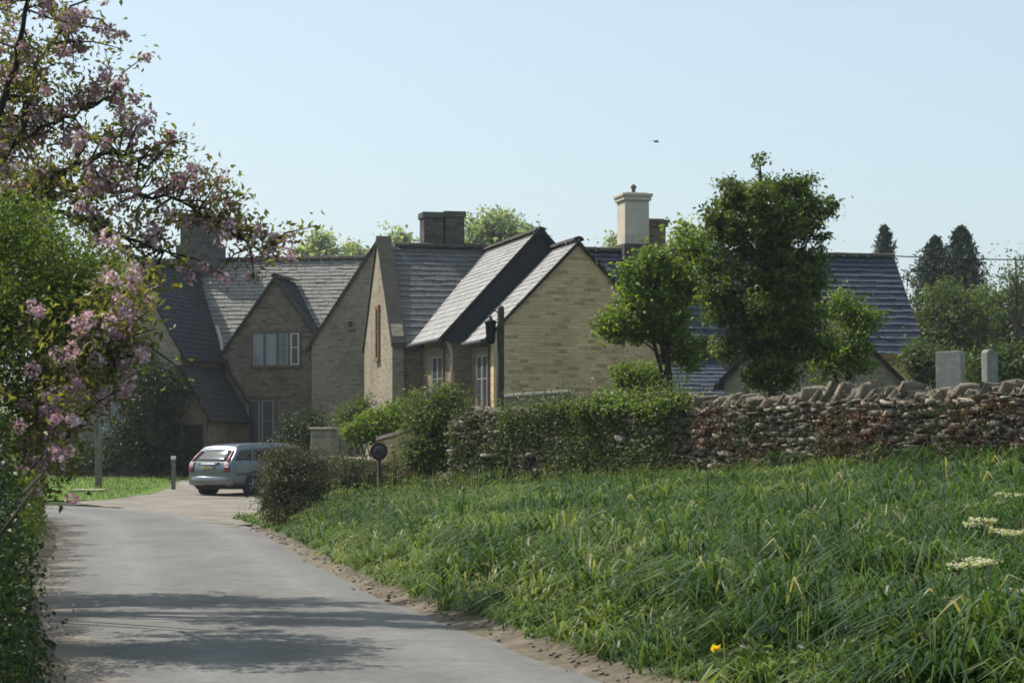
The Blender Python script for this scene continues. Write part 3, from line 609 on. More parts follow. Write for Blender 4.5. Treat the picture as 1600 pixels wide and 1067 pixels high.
for s in (-1, 1):
    e = W2X+s*(W2H+.06)
    vg.poly([(e, W2Y-.10, W2E-.17), (e, W2Y-.10, W2E+.02), (W2X, W2Y-.10, W2R+.12), (W2X, W2Y-.10, W2R-.12), (e, W2Y+.015, W2E-.17), (e, W2Y+.015, W2E+.02), (W2X, W2Y+.015, W2R+.12), (W2X, W2Y+.015, W2R-.12)], [(0, 1, 2, 3), (4, 7, 6, 5), (0, 4, 5, 1), (1, 5, 6, 2), (0, 3, 7, 4)])
vg.build('verge_board', M['black_iron'], B)
# wing one: new honey stone gable
W1X, W1H, W1Y, W1R, W1E = 4.02, 2.82, -7.93, 7.45, 4.55
gable_wall('honey_gable_wall', W1X-W1H+.30, W1X+W1H-.30, W1X, W1Y+.12, W1Y+.45, -.3, W1E+.28, W1R-.05, M['stone_new'], B)
wl = MB(); wl.prism([(W1X-W1H+.32, -.3), (W1X+W1H-.32, -.3), (W1X+W1H-.32, W1E+.2), (W1X, W1R-.12), (W1X-W1H+.32, W1E+.2)], W1Y+.45, W2Y+.1, 'y'); wl.build('front_wing_side', M['stone_old'], B)
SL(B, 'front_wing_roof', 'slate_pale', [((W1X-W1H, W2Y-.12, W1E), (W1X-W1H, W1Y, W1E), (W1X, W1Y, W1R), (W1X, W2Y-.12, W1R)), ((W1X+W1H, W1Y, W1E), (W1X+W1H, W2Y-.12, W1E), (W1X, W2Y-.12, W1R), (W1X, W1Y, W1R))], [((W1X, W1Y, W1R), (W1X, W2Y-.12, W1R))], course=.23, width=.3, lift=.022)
vg = MB()
for s in (-1, 1):
    e = W1X+s*(W1H-.02)
    vg.poly([(e, W1Y+.02, W1E-.10), (e, W1Y+.02, W1E-.015), (W1X, W1Y+.02, W1R-.02), (W1X, W1Y+.02, W1R-.12), (e, W1Y+.115, W1E-.10), (e, W1Y+.115, W1E-.015), (W1X, W1Y+.115, W1R-.02), (W1X, W1Y+.115, W1R-.12)], [(0, 1, 2, 3), (4, 7, 6, 5), (0, 4, 5, 1), (1, 5, 6, 2), (0, 3, 7, 4)])
vg.build('verge_trim', M['wood_dark'], B)
for (x, y0, y1, z) in ((W2X-W2H-.05, W2Y, -.3, W2E-.04), (W1X-W1H-.05, W1Y+.1, W2Y-.12, W1E-.04)):
    g = MB(); g.tube([(x, y0, z), (x, y1, z)], .06, 8); g.build('gutter', M['plastic'], B)
window(B, W2X-W2H+.42, -2.6, 2.7, 4.25, 1.5, 2, 'glass', 'dressed_dark', .12, 'y', casement='grey_paint')
window(B, W1X-W1H+.32, -6.45, 2.6, 4.15, 1.3, 2, 'glass', 'dressed_dark', .12, 'y', casement='grey_paint')
window(B, -.002, BD*.47, 4.35, 6.0, .42, 1, 'glass', 'wood_tan', .10, 'y', lintel=False, casement='wood_tan')
downpipe(B, W2X-W2H+.36, W2Y+.25, 0, W2E, 'dressed'); downpipe(B, W1X-W1H+.36, W1Y+.10, 0, W1E, 'dressed')
# blue lean-to
mb = MB(); mb.prism([(-2.9, -.3), (.0, -.3), (.0, 4.25), (-2.9, 2.75)], 6.72, 10.8, 'x'); mb.build('lean_to_wall', M['stone_old'], B)
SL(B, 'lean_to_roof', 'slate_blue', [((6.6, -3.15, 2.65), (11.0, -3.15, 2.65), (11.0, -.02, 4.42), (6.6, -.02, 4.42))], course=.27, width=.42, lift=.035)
fl = MB(); fl.box(6.6, 11.0, -.30, -.035, 4.36, 4.46); fl.build('flashing', M['black_iron'], B)  # black strip painted in for the shadow under the eaves
cb = MB(); cb.box(17.2, 18.6, -1.1, -.045, 3.55, 3.66); cb.build('door_canopy', M['cream'], B)
chimney(B, 2.3, BD/2+.55, 1.40, .8, 6.6, 9.35, M['chim_dark'], 0, .08, None, True)
cc = chimney(B, 8.90, BD/2+.1, .86, .95, 6.5, 10.1, M['cream'], 0, .11)
lf = MB(); lf.box(8.42, 9.38, BD/2-.46, BD/2+.66, BR-.5, BR+.24); lf.build('flashing', M['coping'], cc)
cw = MB(); cw.lathe([(.07, 10.1), (.07, 10.28), (.11, 10.29), (.11, 10.33), (.03, 10.42)], (8.92, BD/2+.1, 0), 10); cw.build('cowl', M['chim_dark'], cc)
chimney(B, 9.92, BD/2+.9, .62, .7, 6.5, 9.32, M['chim_brown'], 0, .12)

# ---- small outbuilding behind the wall
K = empty('outbuilding', (7.57, 55.0, 0.0), 'low gabled stone outbuilding half hidden behind the dark ivy-clad tree', 'outbuilding', R(-10))
mb = MB(); mb.prism([(-2.2, -.3), (2.2, -.3), (2.2, 3.15), (0, 5.30), (-2.2, 3.15)], 0, 5, 'y'); mb.build('wall', M['stone_grey'], K)
SL(K, 'roof', 'slate_dark', [((2.42, -.15, 2.98), (2.42, 5.2, 2.98), (0, 5.2, 5.42), (0, -.15, 5.42)), ((-2.42, 5.2, 2.98), (-2.42, -.15, 2.98), (0, -.15, 5.42), (0, 5.2, 5.42))], [((0, -.15, 5.42), (0, 5.2, 5.42))])
vg = MB()
for s in (-1, 1):
    e = s*2.46
    vg.poly([(e, -.2, 2.86), (e, -.2, 3.02), (0, -.2, 5.5), (0, -.2, 5.33), (e, -.01, 2.86), (e, -.01, 3.02), (0, -.01, 5.5), (0, -.01, 5.33)], [(0, 1, 2, 3), (4, 7, 6, 5), (0, 4, 5, 1), (1, 5, 6, 2), (0, 3, 7, 4)])
vg.build('verge_board', M['wood_dark'], K)

# ---------------------------------------------------------------- dry stone wall
WALL_H = 1.38
def wall_z(s): p = WA+WDIR*s; return float(z_ground(p[0]+WN[0]*.4, p[1]+WN[1]*.4))
W = empty('dry_stone_wall', (WA[0], WA[1], 0), 'long dry stone field wall with upright rough coping stones above the grass bank', 'wall')
def w2l(s, off, z): q = WA+WDIR*s+WN*off; return (q[0]-WA[0], q[1]-WA[1], z)
core = MB(); ns = 40
for k in range(ns):
    s0, s1 = WLEN*k/ns, WLEN*(k+1)/ns; z0a, z0b = wall_z(s0)-.3, wall_z(s1)-.3; za, zb = 2.00+.012*s0, 2.00+.012*s1
    f0, f1, b0, b1 = .17, .17, -.24, -.24
    core.face([w2l(s0, f0, z0a), w2l(s1, f1, z0b), w2l(s1, f1-.06, zb), w2l(s0, f0-.06, za)]); core.face([w2l(s1, b1, z0b), w2l(s0, b0, z0a), w2l(s0, b0, za), w2l(s1, b1, zb)])
    core.face([w2l(s0, f0-.06, za), w2l(s1, f1-.06, zb), w2l(s1, b1, zb), w2l(s0, b0, za)])
core.face([w2l(0, .17, wall_z(0)-.3), w2l(0, .11, 2.00), w2l(0, -.24, 2.00), w2l(0, -.24, wall_z(0)-.3)])
core.build('core', M['wallcore'], W)
pos, dims = [], []
z = .3; row = 0
while z < 2.16:
    h = random.uniform(.04, .095); s = -.1+random.uniform(0, .2)
    while s < WLEN+.1:
        w = random.uniform(.06, .26)*(1.4 if random.random() < .2 else 1)
        sm = s+w/2; zz = z+.012*sm
        if zz > wall_z(min(max(sm, 0), WLEN))-.2 and zz < 2.07+.012*sm:
            pos.append(w2l(sm, .19-.035*(zz-.9)+random.gauss(0, .042), zz+h/2+random.gauss(0, .014))); dims.append((w*random.uniform(.8, 1), random.uniform(.14, .24), h*random.uniform(.75, 1.05)))
        s += w
    z += h; row += 1
pos = np.array(pos); dims = np.array(dims); n = len(pos)
V, Q = superrock(n, dims[:, 0], dims[:, 1], dims[:, 2], .085)
tilt = rng.normal(0, .16, n); c, sn = np.cos(tilt)[:, None], np.sin(tilt)[:, None]
V = np.stack([V[..., 0]*c-V[..., 2]*sn, V[..., 1], V[..., 0]*sn+V[..., 2]*c], -1)
Vw = np.stack([V[..., 0]*WDIR[0]+V[..., 1]*WN[0], V[..., 0]*WDIR[1]+V[..., 1]*WN[1], V[..., 2]], -1)+pos[:, None, :]
np_mesh('stone_courses', Vw, 26, Q, rng.uniform(0, 1, n), M['wallstone'], W)
# upright coping stones, each a part
s = .2; cnt = 0
while s < WLEN and cnt < 98:
    big = s > 5.0
    t = random.uniform(.055, .135); h = random.uniform(.27, .50)*(1.1 if big else .85); d = random.uniform(.36, .5)
    if 9.6 < s < 10.6: h *= 1.25
    V, Q = superrock(1, np.array([t]), np.array([d]), np.array([h]), .065)
    V = V[0]; lean = random.gauss(.72, .16); ya = random.gauss(0, .18)
    m = Matrix.Rotation(math.atan2(WDIR[1], WDIR[0])+ya, 3, 'Z') @ Matrix.Rotation(lean, 3, 'Y')
    zt = 2.00+.012*s
    vv = np.array([list(m @ Vector(p)) for p in V])+np.array(w2l(s, -.04+random.gauss(0, .02), zt+h*.27*math.cos(lean)))
    o = np_mesh('coping_stone', vv[None], 26, Q, np.array([random.uniform(.25, .95)]), M['copingstone'], W)
    s += t*1.2+random.uniform(.02, .055); cnt += 1

# ---------------------------------------------------------------- plants
def stems(mb, base, tips, r=.012, n=5):
    for t in tips:
        b = Vector(base); e = Vector(t); mid = b.lerp(e, .5)+Vector((random.gauss(0, .06), random.gauss(0, .06), .05)); mb.tube([b, mid, e], [r, r*.75, r*.35], n)
def shrub(name, label, cat, base, ells, n, leaf, mat, group=None, clump=26, sig=.1, tb=.5, bark='bark', shell=.45, aspect=.55, up=.6, ns=14, keep=None):
    """ells in world coordinates"""
    base = Vector(base); r = empty(name, base, label, cat, 0, group)
    le = [(tuple(Vector(c)-base), rr) for c, rr in ells]
    mb = MB(); tips = []
    for c, rr in le:
        for k in range(max(3, ns//len(le))):
            d = unit(rng.normal(size=3)); d[2] = abs(d[2]); tips.append(Vector(c)+Vector((d[0]*rr[0], d[1]*rr[1], d[2]*rr[2]))*.9)
    stems(mb, (0, 0, -.05), tips, .02+.01*max(e[1][2] for e in ells)); mb.build('stem', M[bark], r)
    foliage('foliage', le, n, leaf, M[mat], r, clump, sig, shell, up, aspect, tb, keep=keep); return r
def E(px, py, Y, rx, rz, ry=None):
    """ellipsoid given by where its middle and half sizes fall in the photo, at distance Y"""
    m = Y/F; return (tuple(P(px, py, Y)), (rx*m, (ry if ry else (rx+rz)*.5*m), rz*m))
def gz(x, y): return float(z_ground(x, y))
def onground(px, Y): X = (px-CX)*Y/F; return (X, Y, gz(X, Y))

# bushes by the drive and wall
shrub('cotoneaster_bush', 'dark brown-green small-leaved bush at the roadside corner, hiding the car front', 'bush', onground(458, 39.4),
      [E(455, 765, 39.4, 50, 56), E(432, 735, 39.8, 28, 38), E(488, 745, 39.5, 28, 46), E(462, 802, 39.0, 44, 26), E(425, 780, 39.4, 22, 34), E(455, 715, 39.6, 34, 24)], 18000, .042, 'l_coton', sig=.09, tb=.45, ns=40)
shrub('twiggy_bush', 'brownish twiggy bush between the gate pier and the round road sign', 'bush', onground(540, 42.5),
      [E(535, 745, 42.5, 40, 42), E(575, 742, 42.8, 28, 36), E(515, 770, 42, 24, 26), E(612, 745, 42.9, 26, 30)], 9000, .045, 'l_ivy', sig=.09, tb=.42, ns=40)
shrub('laurel_bush', 'tall dark green leafy bush at the left end of the field wall, its top sunlit', 'bush', onground(668, 43.5),
      [E(668, 690, 43.5, 46, 60), E(680, 635, 43.8, 48, 36), E(705, 665, 43.6, 34, 46), E(655, 720, 43.2, 30, 30)], 12000, .075, 'l_mixed', sig=.12, tb=.5)
shrub('leafy_shrub', 'bright green leafy shrub behind the round road sign', 'bush', onground(590, 47),
      [E(590, 665, 47, 34, 26), E(622, 648, 47.2, 26, 18), E(560, 675, 47, 20, 18)], 5000, .075, 'l_fresh', sig=.1)
shrub('rose_bush', 'straggly dull green bush against the foot of the grey stone gable', 'bush', onground(548, 56),
      [E(548, 655, 56, 22, 28), E(568, 640, 56.2, 18, 20)], 3000, .07, 'l_mixed', sig=.12, tb=.45)
shrub('yew_hedge', 'dark clipped evergreen bush behind the gate pier', 'bush', onground(465, 66),
      [E(465, 690, 66, 30, 40), E(492, 670, 66.3, 20, 26), E(440, 710, 66, 18, 30)], 5000, .09, 'l_dark', sig=.14, tb=.35)
shrub('house_climber', 'dark green climbing shrub smothering the left gable wall beside the porch door', 'climbing plant', (-12.3, 75.0, .33),
      [E(235, 640, 75.0, 48, 70), E(225, 585, 75.3, 30, 30), E(270, 610, 75.2, 26, 34), E(245, 705, 74.6, 62, 34), E(195, 690, 74.8, 30, 40)], 14000, .11, 'l_dark', sig=.16, tb=.38)
shrub('low_border_shrub', 'low dark shrub along the house wall behind the lawn post', 'bush', (-15.6, 75.2, .33),
      [E(120, 715, 75.2, 45, 26), E(70, 705, 75.4, 40, 34), E(160, 722, 74.6, 30, 18)], 5000, .10, 'l_dark', sig=.16, tb=.35)

# ivied and overgrown half of the wall
def wall_plants(name, label, s0, s1, z0, z1, n, leaf, mat, cat, out=.18, tb=.5, clump=24, group=None, sig=.1, patchy=False):
    k = max(1, n//clump); sc = rng.uniform(s0, s1, k); zc = rng.uniform(z0, z1, k); oc = .24+np.abs(rng.normal(0, out, k))*.6
    if s1-s0 > 1.5:
        dd_ = np.minimum(sc-s0, s1-sc+.5*np.sin(zc*6)); keep = (rng.uniform(0, 1, k) < .25+dd_/.9); sc, zc, oc = sc[keep], zc[keep], oc[keep]; k = len(sc); zc = zc+(.10*np.sin(sc*4.3)*np.sin(sc*1.9) if z0 > 2 else 0)
    pv = .5+.5*np.sin(sc*2.1+1.3*np.sin(zc*3.1))*np.cos(sc*.9-zc*2.3)
    if patchy:
        lim = np.minimum(z1, 1.98+.06*sc+.10*np.sin(sc*3.3)*np.sin(sc*1.3)); ok = (pv > rng.uniform(-.5, .36, k))&(zc < lim); sc, zc, oc, pv = sc[ok], zc[ok], oc[ok], pv[ok]; k = len(sc); oc = .22+.22*np.clip(pv, 0, 1)*rng.uniform(.2, 1, k)
    ids = np.repeat(np.arange(k), clump); p = WA[None]+WDIR[None]*sc[ids][:, None]+WN[None]*oc[ids][:, None]
    p = np.concatenate([p, zc[ids][:, None]], 1)+rng.normal(size=(len(ids), 3))*np.array([sig, sig, sig*.8] if not patchy else [sig*.55, sig*.55, sig*1.9])
    top = zc[ids] > 2.25
    p[top, 0] -= WN[0]*rng.uniform(0, .45, top.sum()); p[top, 1] -= WN[1]*rng.uniform(0, .45, top.sum())
    tv = (pv if patchy else rng.uniform(0, 1, k))[ids]; tint = np.clip(tb-.5+.5*tv+.5*rng.uniform(0, 1, len(p)), 0, 1)
    d = np.repeat(np.array([[WN[0], WN[1], .3]]), len(p), 0)
    b = WA+WDIR*(s0+s1)/2+WN*.3; base = np.array([b[0], b[1], wall_z((s0+s1)/2)])
    o = np_mesh(name, leaf_verts(p-base, leaf, .3, d*.9, .6, .0 if not patchy else .35), 5, LEAFQ, tint, M[mat]); o.location = base
    return tag(o, label, cat, group)
wall_plants('ivy', 'brown-green ivy mat hanging over the left half of the field wall', .1, 6.8, .85, 2.46, 48000, .05, 'l_ivy', 'ivy', tb=.6, patchy=True, clump=18, out=.14)
wall_plants('bramble', 'bright green bramble sprawling over the wall top in front of the blue roof', 4.0, 6.9, 2.14, 2.36, 3600, .075, 'l_fresh', 'bramble', tb=.5)
wall_plants('ivy_tuft', 'green ivy tuft on the wall top right of the lamp post', 2.6, 4.4, 2.12, 2.3, 1600, .065, 'l_mixed', 'ivy', tb=.55)
for (s0, s1, z0, z1, nn, lb) in ((7.1, 7.9, 1.5, 2.15, 900, 'red-stemmed weed on the wall just right of the ivy mat'), (10.0, 11.5, 1.2, 2.05, 1900, 'rusty red weed trailing on the wall below the tall pale coping stone'),
                                 (12.4, 14.2, 1.3, 2.2, 1700, 'reddish weed on the wall below the headstones'), (8.3, 9.2, 1.2, 1.6, 500, 'olive weed low on the wall below the dark tree')):
    wall_plants('wall_weed', lb, s0, s1, z0, z1, nn, .045, 'l_redweed', 'weed', tb=.4, out=.05, group='weeds growing on the field wall', clump=12, sig=.09)  # red-leaved weeds growing on the wall face

wall_plants('wall_creeper', 'sparse brown creeper stems straggling over the right half of the field wall', 6.6, 14.5, 1.1, 2.15, 9000, .04, 'l_ivy', 'creeper', tb=.36, patchy=True, clump=14, out=.03, sig=.12)
# trees
def limb(mb, pts, r0, r1, n=7):
    k = len(pts); mb.tube(pts, [r0+(r1-r0)*i/(k-1) for i in range(k)], n)
def tree(name, label, base, trunk_pts, ells, n, leaf, mat, bark='bark', r0=.12, group=None, clump=28, sig=.12, tb=.5, shell=.4, cat='tree', nl=12, aspect=.55, up=.6, extra=()):
    base = Vector(base); root = empty(name, base, label, cat, 0, group); L = lambda p: Vector(p)-base
    mb = MB(); tp = [L(p) for p in trunk_pts]; limb(mb, tp, r0, r0*.45)
    le0 = [(tuple(L(c)), r) for c, r in ells]; le = ragged(le0)
    for c, r in le0:
        for k in range(max(2, nl//len(le0))):
            d = unit(rng.normal(size=3)); d[2] = d[2]*.6+.4; e = Vector(c)+Vector((d[0]*r[0], d[1]*r[1], d[2]*r[2]))*.92
            s0 = tp[0].lerp(tp[-1], random.uniform(.45, 1.0)); limb(mb, [s0, s0.lerp(e, .5)+Vector((0, 0, .08*r[2])), e], r0*.32, r0*.06, 5)
    for pts in extra: limb(mb, [L(p) for p in pts], r0*.2, r0*.06, 5)
    mb.build('trunk', M[bark], root)
    foliage('crown', le, n, leaf, M[mat], root, clump, sig, shell, up, aspect, tb); return root
b = onground(1208, 38)
tree('ivy_clad_tree', 'tall dark ivy-clad tree standing just behind the field wall', b, [b, P(1208, 560, 38), P(1205, 430, 38), P(1200, 320, 38)],
     [E(1207, 565, 38, 44, 40), E(1205, 592, 38, 40, 22), E(1195, 500, 38, 66, 44), E(1215, 430, 38.1, 70, 50), E(1195, 345, 38, 70, 44), E(1150, 310, 38.2, 38, 26), E(1130, 360, 38.2, 28, 44), E(1262, 330, 38, 34, 30), E(1225, 300, 38.2, 44, 22),
      E(1240, 495, 37.9, 56, 34), E(1125, 470, 38.1, 30, 48), E(1278, 420, 38, 18, 34), E(1298, 322, 38, 9, 16), E(1187, 250, 38, 6, 15), E(1268, 275, 38, 9, 7), E(1282, 372, 38, 14, 12), E(1112, 330, 38.1, 12, 14), E(1105, 420, 38.1, 14, 20), E(1270, 540, 37.9, 30, 30), E(1140, 540, 38, 26, 26), E(1250, 290, 38, 14, 14)],
     44000, .078, 'l_ivytree', r0=.10, sig=.085, tb=.54, shell=.25, nl=40, clump=42, extra=[[P(1190, 300, 38), P(1187, 270, 38), P(1187, 250, 38)], [P(1255, 310, 38), P(1262, 290, 38), P(1269, 270, 38)], [P(1275, 340, 38), P(1290, 328, 38), P(1300, 315, 38)]])
b = onground(1043, 40.5)
tree('young_sycamore', 'smaller light green tree left of the dark ivy-clad tree, in front of the honey gable', b, [b, P(1046, 590, 40.5), P(1040, 540, 40.5), P(1030, 480, 40.5), P(1030, 430, 40.5)],
     [E(1010, 470, 40.5, 46, 36), E(1062, 440, 40.7, 40, 40), E(980, 505, 40.4, 38, 28), E(1055, 505, 40.5, 36, 30), E(1025, 415, 40.5, 34, 24), E(952, 512, 40.3, 20, 18), E(1085, 395, 40.8, 22, 34), E(1078, 550, 40.6, 24, 26), E(990, 430, 40.4, 26, 18), E(1072, 365, 40.9, 12, 16)],
     12500, .10, 'l_fresh', r0=.07, sig=.11, tb=.5, nl=30, shell=.25, clump=20)
b = onground(1330, 39.5)
tree('lime_green_sapling', 'low yellow-green leafy sapling at the right foot of the dark ivy-clad tree', b, [b, P(1325, 570, 39.5), P(1318, 520, 39.5)],
     [E(1310, 545, 39.5, 42, 38), E(1345, 505, 39.6, 30, 24), E(1285, 575, 39.4, 26, 24), E(1372, 492, 39.7, 18, 9), E(1345, 560, 39.5, 24, 28), E(1320, 480, 39.8, 34, 22)], 6500, .07, 'l_fresh', r0=.05, sig=.09, tb=.40, nl=24, shell=.3)
b = onground(1003, 42)
shrub('wall_top_shrub', 'light green shrub under the smaller tree, rising behind the wall', 'bush', b, [E(1000, 590, 42, 36, 22), E(1025, 600, 42, 26, 12), E(978, 588, 42, 16, 20)], 3500, .075, 'l_fresh', tb=.45)

# distant trees
def far_tree(name, label, px, Y, ells, n, leaf, mat, group, tb=.5, cat='tree', shell=.2, sig=.45):
    b = onground(px, Y); top = min(e[1]-e[3]*.3 for e in ells)
    return tree(name, label, b, [b, P(px, HOR-40, Y), P(px, top+20, Y)], [E(ex, ey, Y, rx, rz) for ex, ey, rx, rz in ells], n, leaf, M and mat, r0=.25, group=group, sig=sig, tb=tb, shell=shell, nl=16, cat=cat)
FG = 'trees rising beyond the house roofs'
far_tree('far_tree', 'tree in haze-pale leaf colour beyond the left roof, the taller of two side by side', 500, 190, [(500, 392, 24, 22), (505, 375, 14, 14), (480, 402, 16, 14)], 1900, .42, 'l_far', FG)
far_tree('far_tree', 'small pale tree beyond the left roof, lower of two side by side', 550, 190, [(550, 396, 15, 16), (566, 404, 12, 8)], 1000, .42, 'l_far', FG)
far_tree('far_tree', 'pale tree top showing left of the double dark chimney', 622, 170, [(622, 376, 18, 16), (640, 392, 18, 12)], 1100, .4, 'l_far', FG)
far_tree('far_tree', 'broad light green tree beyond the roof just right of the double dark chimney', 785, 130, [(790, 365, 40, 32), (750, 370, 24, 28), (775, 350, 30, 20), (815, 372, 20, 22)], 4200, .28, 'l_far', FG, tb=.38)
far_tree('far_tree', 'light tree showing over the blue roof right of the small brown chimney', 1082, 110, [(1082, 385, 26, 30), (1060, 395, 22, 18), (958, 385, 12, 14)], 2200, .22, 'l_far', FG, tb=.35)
def conifer(name, label, px, top, bot, half, Y, n, lean=0.0, group=None):
    b = onground(px, Y); m = Y/F; root = empty(name, b, label, 'tree', 0, group); B_ = Vector(b); tip = P(px+lean, top, Y); H = tip.z-b[2]
    mb = MB(); limb(mb, [(0, 0, 0), tuple((tip-B_)*.5), tuple(tip-B_)], .25, .03); pts = []; 
    zb = max(.15, (P(px, bot, Y).z-b[2])/H)
    nb_ = n//40
    for k in range(nb_):
        t = (k+.5)/nb_; zz = zb*.5+(1-zb*.5)*t**.85; rad = half*m*min(1.05, (1-zz)*4.0+.05)*rng.uniform(.5, 1.2)+.06; a = k*2.4+rng.normal()*.5
        c = np.array(tip-B_)*zz; e = c+np.array([math.cos(a)*rad, math.sin(a)*rad, rad*rng.uniform(.0, .55)])
        u = rng.uniform(.1, 1.05, 40)[:, None]; pts.append(c+(e-c)*u+rng.normal(size=(40, 3))*(.05+.12*rad))
        mb.tube([tuple(c), tuple(e)], [.05, .015], 4)
    mb.build('trunk', M['bark'], root); p = np.concatenate(pts)
    np_mesh('crown', leaf_verts(p, .26, .2, None, .3, .3), 5, LEAFQ, np.clip(rng.uniform(0, 1, len(p)), 0, 1), M['l_conifer'], root); return root
CG = 'dark conifers beyond the right end of the house'
conifer('conifer', 'dark conifer tip poking above the right end of the blue roof ridge', 1378, 355, 420, 30, 115, 5200, 3, CG)
conifer('conifer', 'tall dark conifer with a pointed tip, right one of the pair under the overhead cable', 1500, 358, 470, 46, 100, 10000, 2, CG)
conifer('conifer', 'bushier dark conifer, left one of the pair under the overhead cable', 1464, 374, 460, 44, 101, 10000, -3, CG)
RG = 'leafy trees filling the view behind the headstones'
for (px, Y, el, tb, lb) in ((1480, 84, [(1480, 490, 56, 52), (1455, 530, 40, 50), (1520, 510, 40, 46)], .45, 'olive green bushy tree right of the blue roof end, under the conifer pair'),
                            (1560, 88, [(1560, 500, 52, 44), (1590, 540, 40, 40), (1540, 470, 30, 24)], .5, 'mid green bushy tree behind the narrow headstone'),
                            (1620, 92, [(1620, 480, 40, 40), (1600, 460, 30, 24), (1650, 510, 50, 50)], .5, 'light green bushy tree at the right edge of the view below the cable'),
                            (1440, 70, [(1470, 575, 40, 26), (1440, 560, 22, 22)], .35, 'low dark bush between the blue roof end and the broad headstone'),
                            (1575, 66, [(1580, 570, 44, 30), (1540, 580, 40, 20), (1620, 575, 40, 30)], .30, 'low dark bush directly behind the narrow headstone')):
    b = onground(px, Y); tree('bushy_tree', lb, b, [b, P(px, el[0][1]+20, Y), P(px, el[0][1]-20, Y)], [E(x, y, Y, rx, rz) for x, y, rx, rz in el], 7000, .17 if Y > 75 else .14, 'l_mixed', r0=.16, group=RG, sig=.26, tb=tb, shell=.3, nl=14)
b = onground(1590, 75); tw = [b, P(1590, 520, 75), P(1588, 440, 75), P(1586, 400, 75)]
tree('thin_leafed_tree', 'half-bare twiggy tree at the right edge, rising above the leafy trees', b, tw, [E(1588, 420, 75, 22, 30), E(1575, 440, 75, 16, 20), E(1606, 430, 75, 20, 34)], 420, .12, 'l_mixed', r0=.045, sig=.3, tb=.35, nl=60, clump=8)
# far hill
hx = np.linspace(-900, 1400, 60); hy = np.array([420, 520, 640, 800]); HX, HY = np.meshgrid(hx, hy)
HZ = np.array([-2, 14, 24, -4])[:, None]*(0.55+.45*np.sin(HX/210+1.2))*np.where(HX > -900, 1, 0)+sstep(60, 300, HX)*np.array([-1, 14, 26, 0])[:, None]
grid_obj('hill', HX, HY, HZ, M['hill'])
hp = np.stack([rng.uniform(60, 420, 4000), rng.uniform(400, 470, 4000), rng.uniform(2, 16, 4000)], 1)
hw = np_mesh('far_wood', leaf_verts(hp, 3.2, .6, None, .8), 5, LEAFQ, rng.uniform(0, 1, 4000), M['l_far'], None, 'stuff')
tag(hw, 'distant wood along the skyline at the right edge', 'wood', None, 'stuff')

# ---- cherry tree in blossom (trunk just outside the frame at the left)
CY = 20.5; cb_ = (-6.9, 21.2, 0.0)
CH = empty('cherry_tree', cb_, 'pink-blossomed cherry tree leaning over the lane at the left edge', 'tree'); cb = Vector(cb_)
limbs = [([cb, cb+Vector((.1, 0, 1.0)), cb+Vector((.35, -.1, 1.8))], .17, .14)]
fork = cb+Vector((.35, -.1, 1.8))
def L3(pts, Y0, Y1): return [P(px, py, Y0+(Y1-Y0)*i/(len(pts)-1)) for i, (px, py) in enumerate(pts)]
mains = [([fork]+L3([(-60, 330), (20, 305), (70, 285), (115, 258), (180, 236), (230, 262)], 20.8, 20.2), .075, .016),
         ([fork]+L3([(-80, 300), (-10, 200), (20, 110), (40, 20), (60, -80)], 21.0, 20.8), .08, .02),
         ([fork]+L3([(-50, 360), (60, 330), (150, 345), (230, 385), (270, 400)], 20.6, 19.8), .06, .012),
         ([fork]+L3([(-60, 380), (30, 400), (110, 440), (170, 500), (190, 570)], 20.4, 19.6), .06, .012),
         ([fork]+L3([(-60, 420), (20, 500), (90, 590), (110, 680)], 19.2, 16.4), .05, .012),
         ([fork]+L3([(-60, 400), (60, 440), (130, 480), (165, 530), (180, 570)], 19.5, 17.2), .05, .01),
         ([fork]+L3([(-160, 330), (-90, 300), (-20, 340), (50, 430)], 22.6, 23.4), .06, .015),
         ([fork]+L3([(-220, 330), (-160, 200), (-90, 150), (0, 200), (60, 260)], 22.8, 23.6), .06, .015),
         ([fork]+L3([(-300, 330), (-260, 380), (-160, 420), (-60, 450)], 22.6, 23.2), .06, .015),
         ([fork]+L3([(-250, 200), (-180, 60), (-60, 60), (20, 130)], 22.8, 23.2), .06, .015),
         ([fork]+L3([(-40, 320), (35, 200), (38, 130), (90, 60), (110, 10)], 21.4, 21.6), .05, .012),
         ([fork]+L3([(-40, 330), (100, 300), (200, 300), (270, 310), (330, 345), (375, 370), (410, 395)], 21.2, 20.4), .05, .006),
         ([fork]+L3([(-120, 250), (-100, 100), (-80, -60), (-60, -160)], 21.5, 22.5), .09, .03),
         ([fork]+L3([(-30, 250), (90, 190), (150, 160), (185, 135)], 21.6, 21.8), .045, .008),
         ([fork]+L3([(-200, 250), (-320, 120), (-400, 20)], 21.5, 22.5), .09, .03),
         ([fork]+L3([(-150, 300), (-120, 200), (-60, 60), (0, -60)], 22.5, 24), .08, .02)]
cm = MB(); twig_pts = []
for pts, a, c in limbs+mains:
    sp = []
    for k in range(len(pts)-1):
        for t in np.linspace(0, 1, 5, endpoint=False): sp.append(pts[k].lerp(pts[k+1], t)+Vector(rng.normal(size=3)*.018))
    sp.append(pts[-1]); limb(cm, sp, a*(.62 if len(pts) > 3 else 1), c*.8, 7)
    if len(pts) > 3:
        start = int(len(sp)*.3)
        for p in sp[start:]:
            for q in range(2):
                d = Vector(unit(rng.normal(size=3)*np.array([1, .8, .9])+np.array([.25, 0, .25]))); ln = random.uniform(.2, .62); e = p+d*ln+Vector((0, 0, -.12*ln))
                m_ = p+d*ln*.5+Vector(rng.normal(size=3)*.03); cm.tube([p, m_, e], [.012, .008, .004], 4)
                for t in (.35, .6, .8, 1.0): twig_pts.append(p.lerp(e, t)+Vector((0, 0, .03*math.sin(3.14*t))))
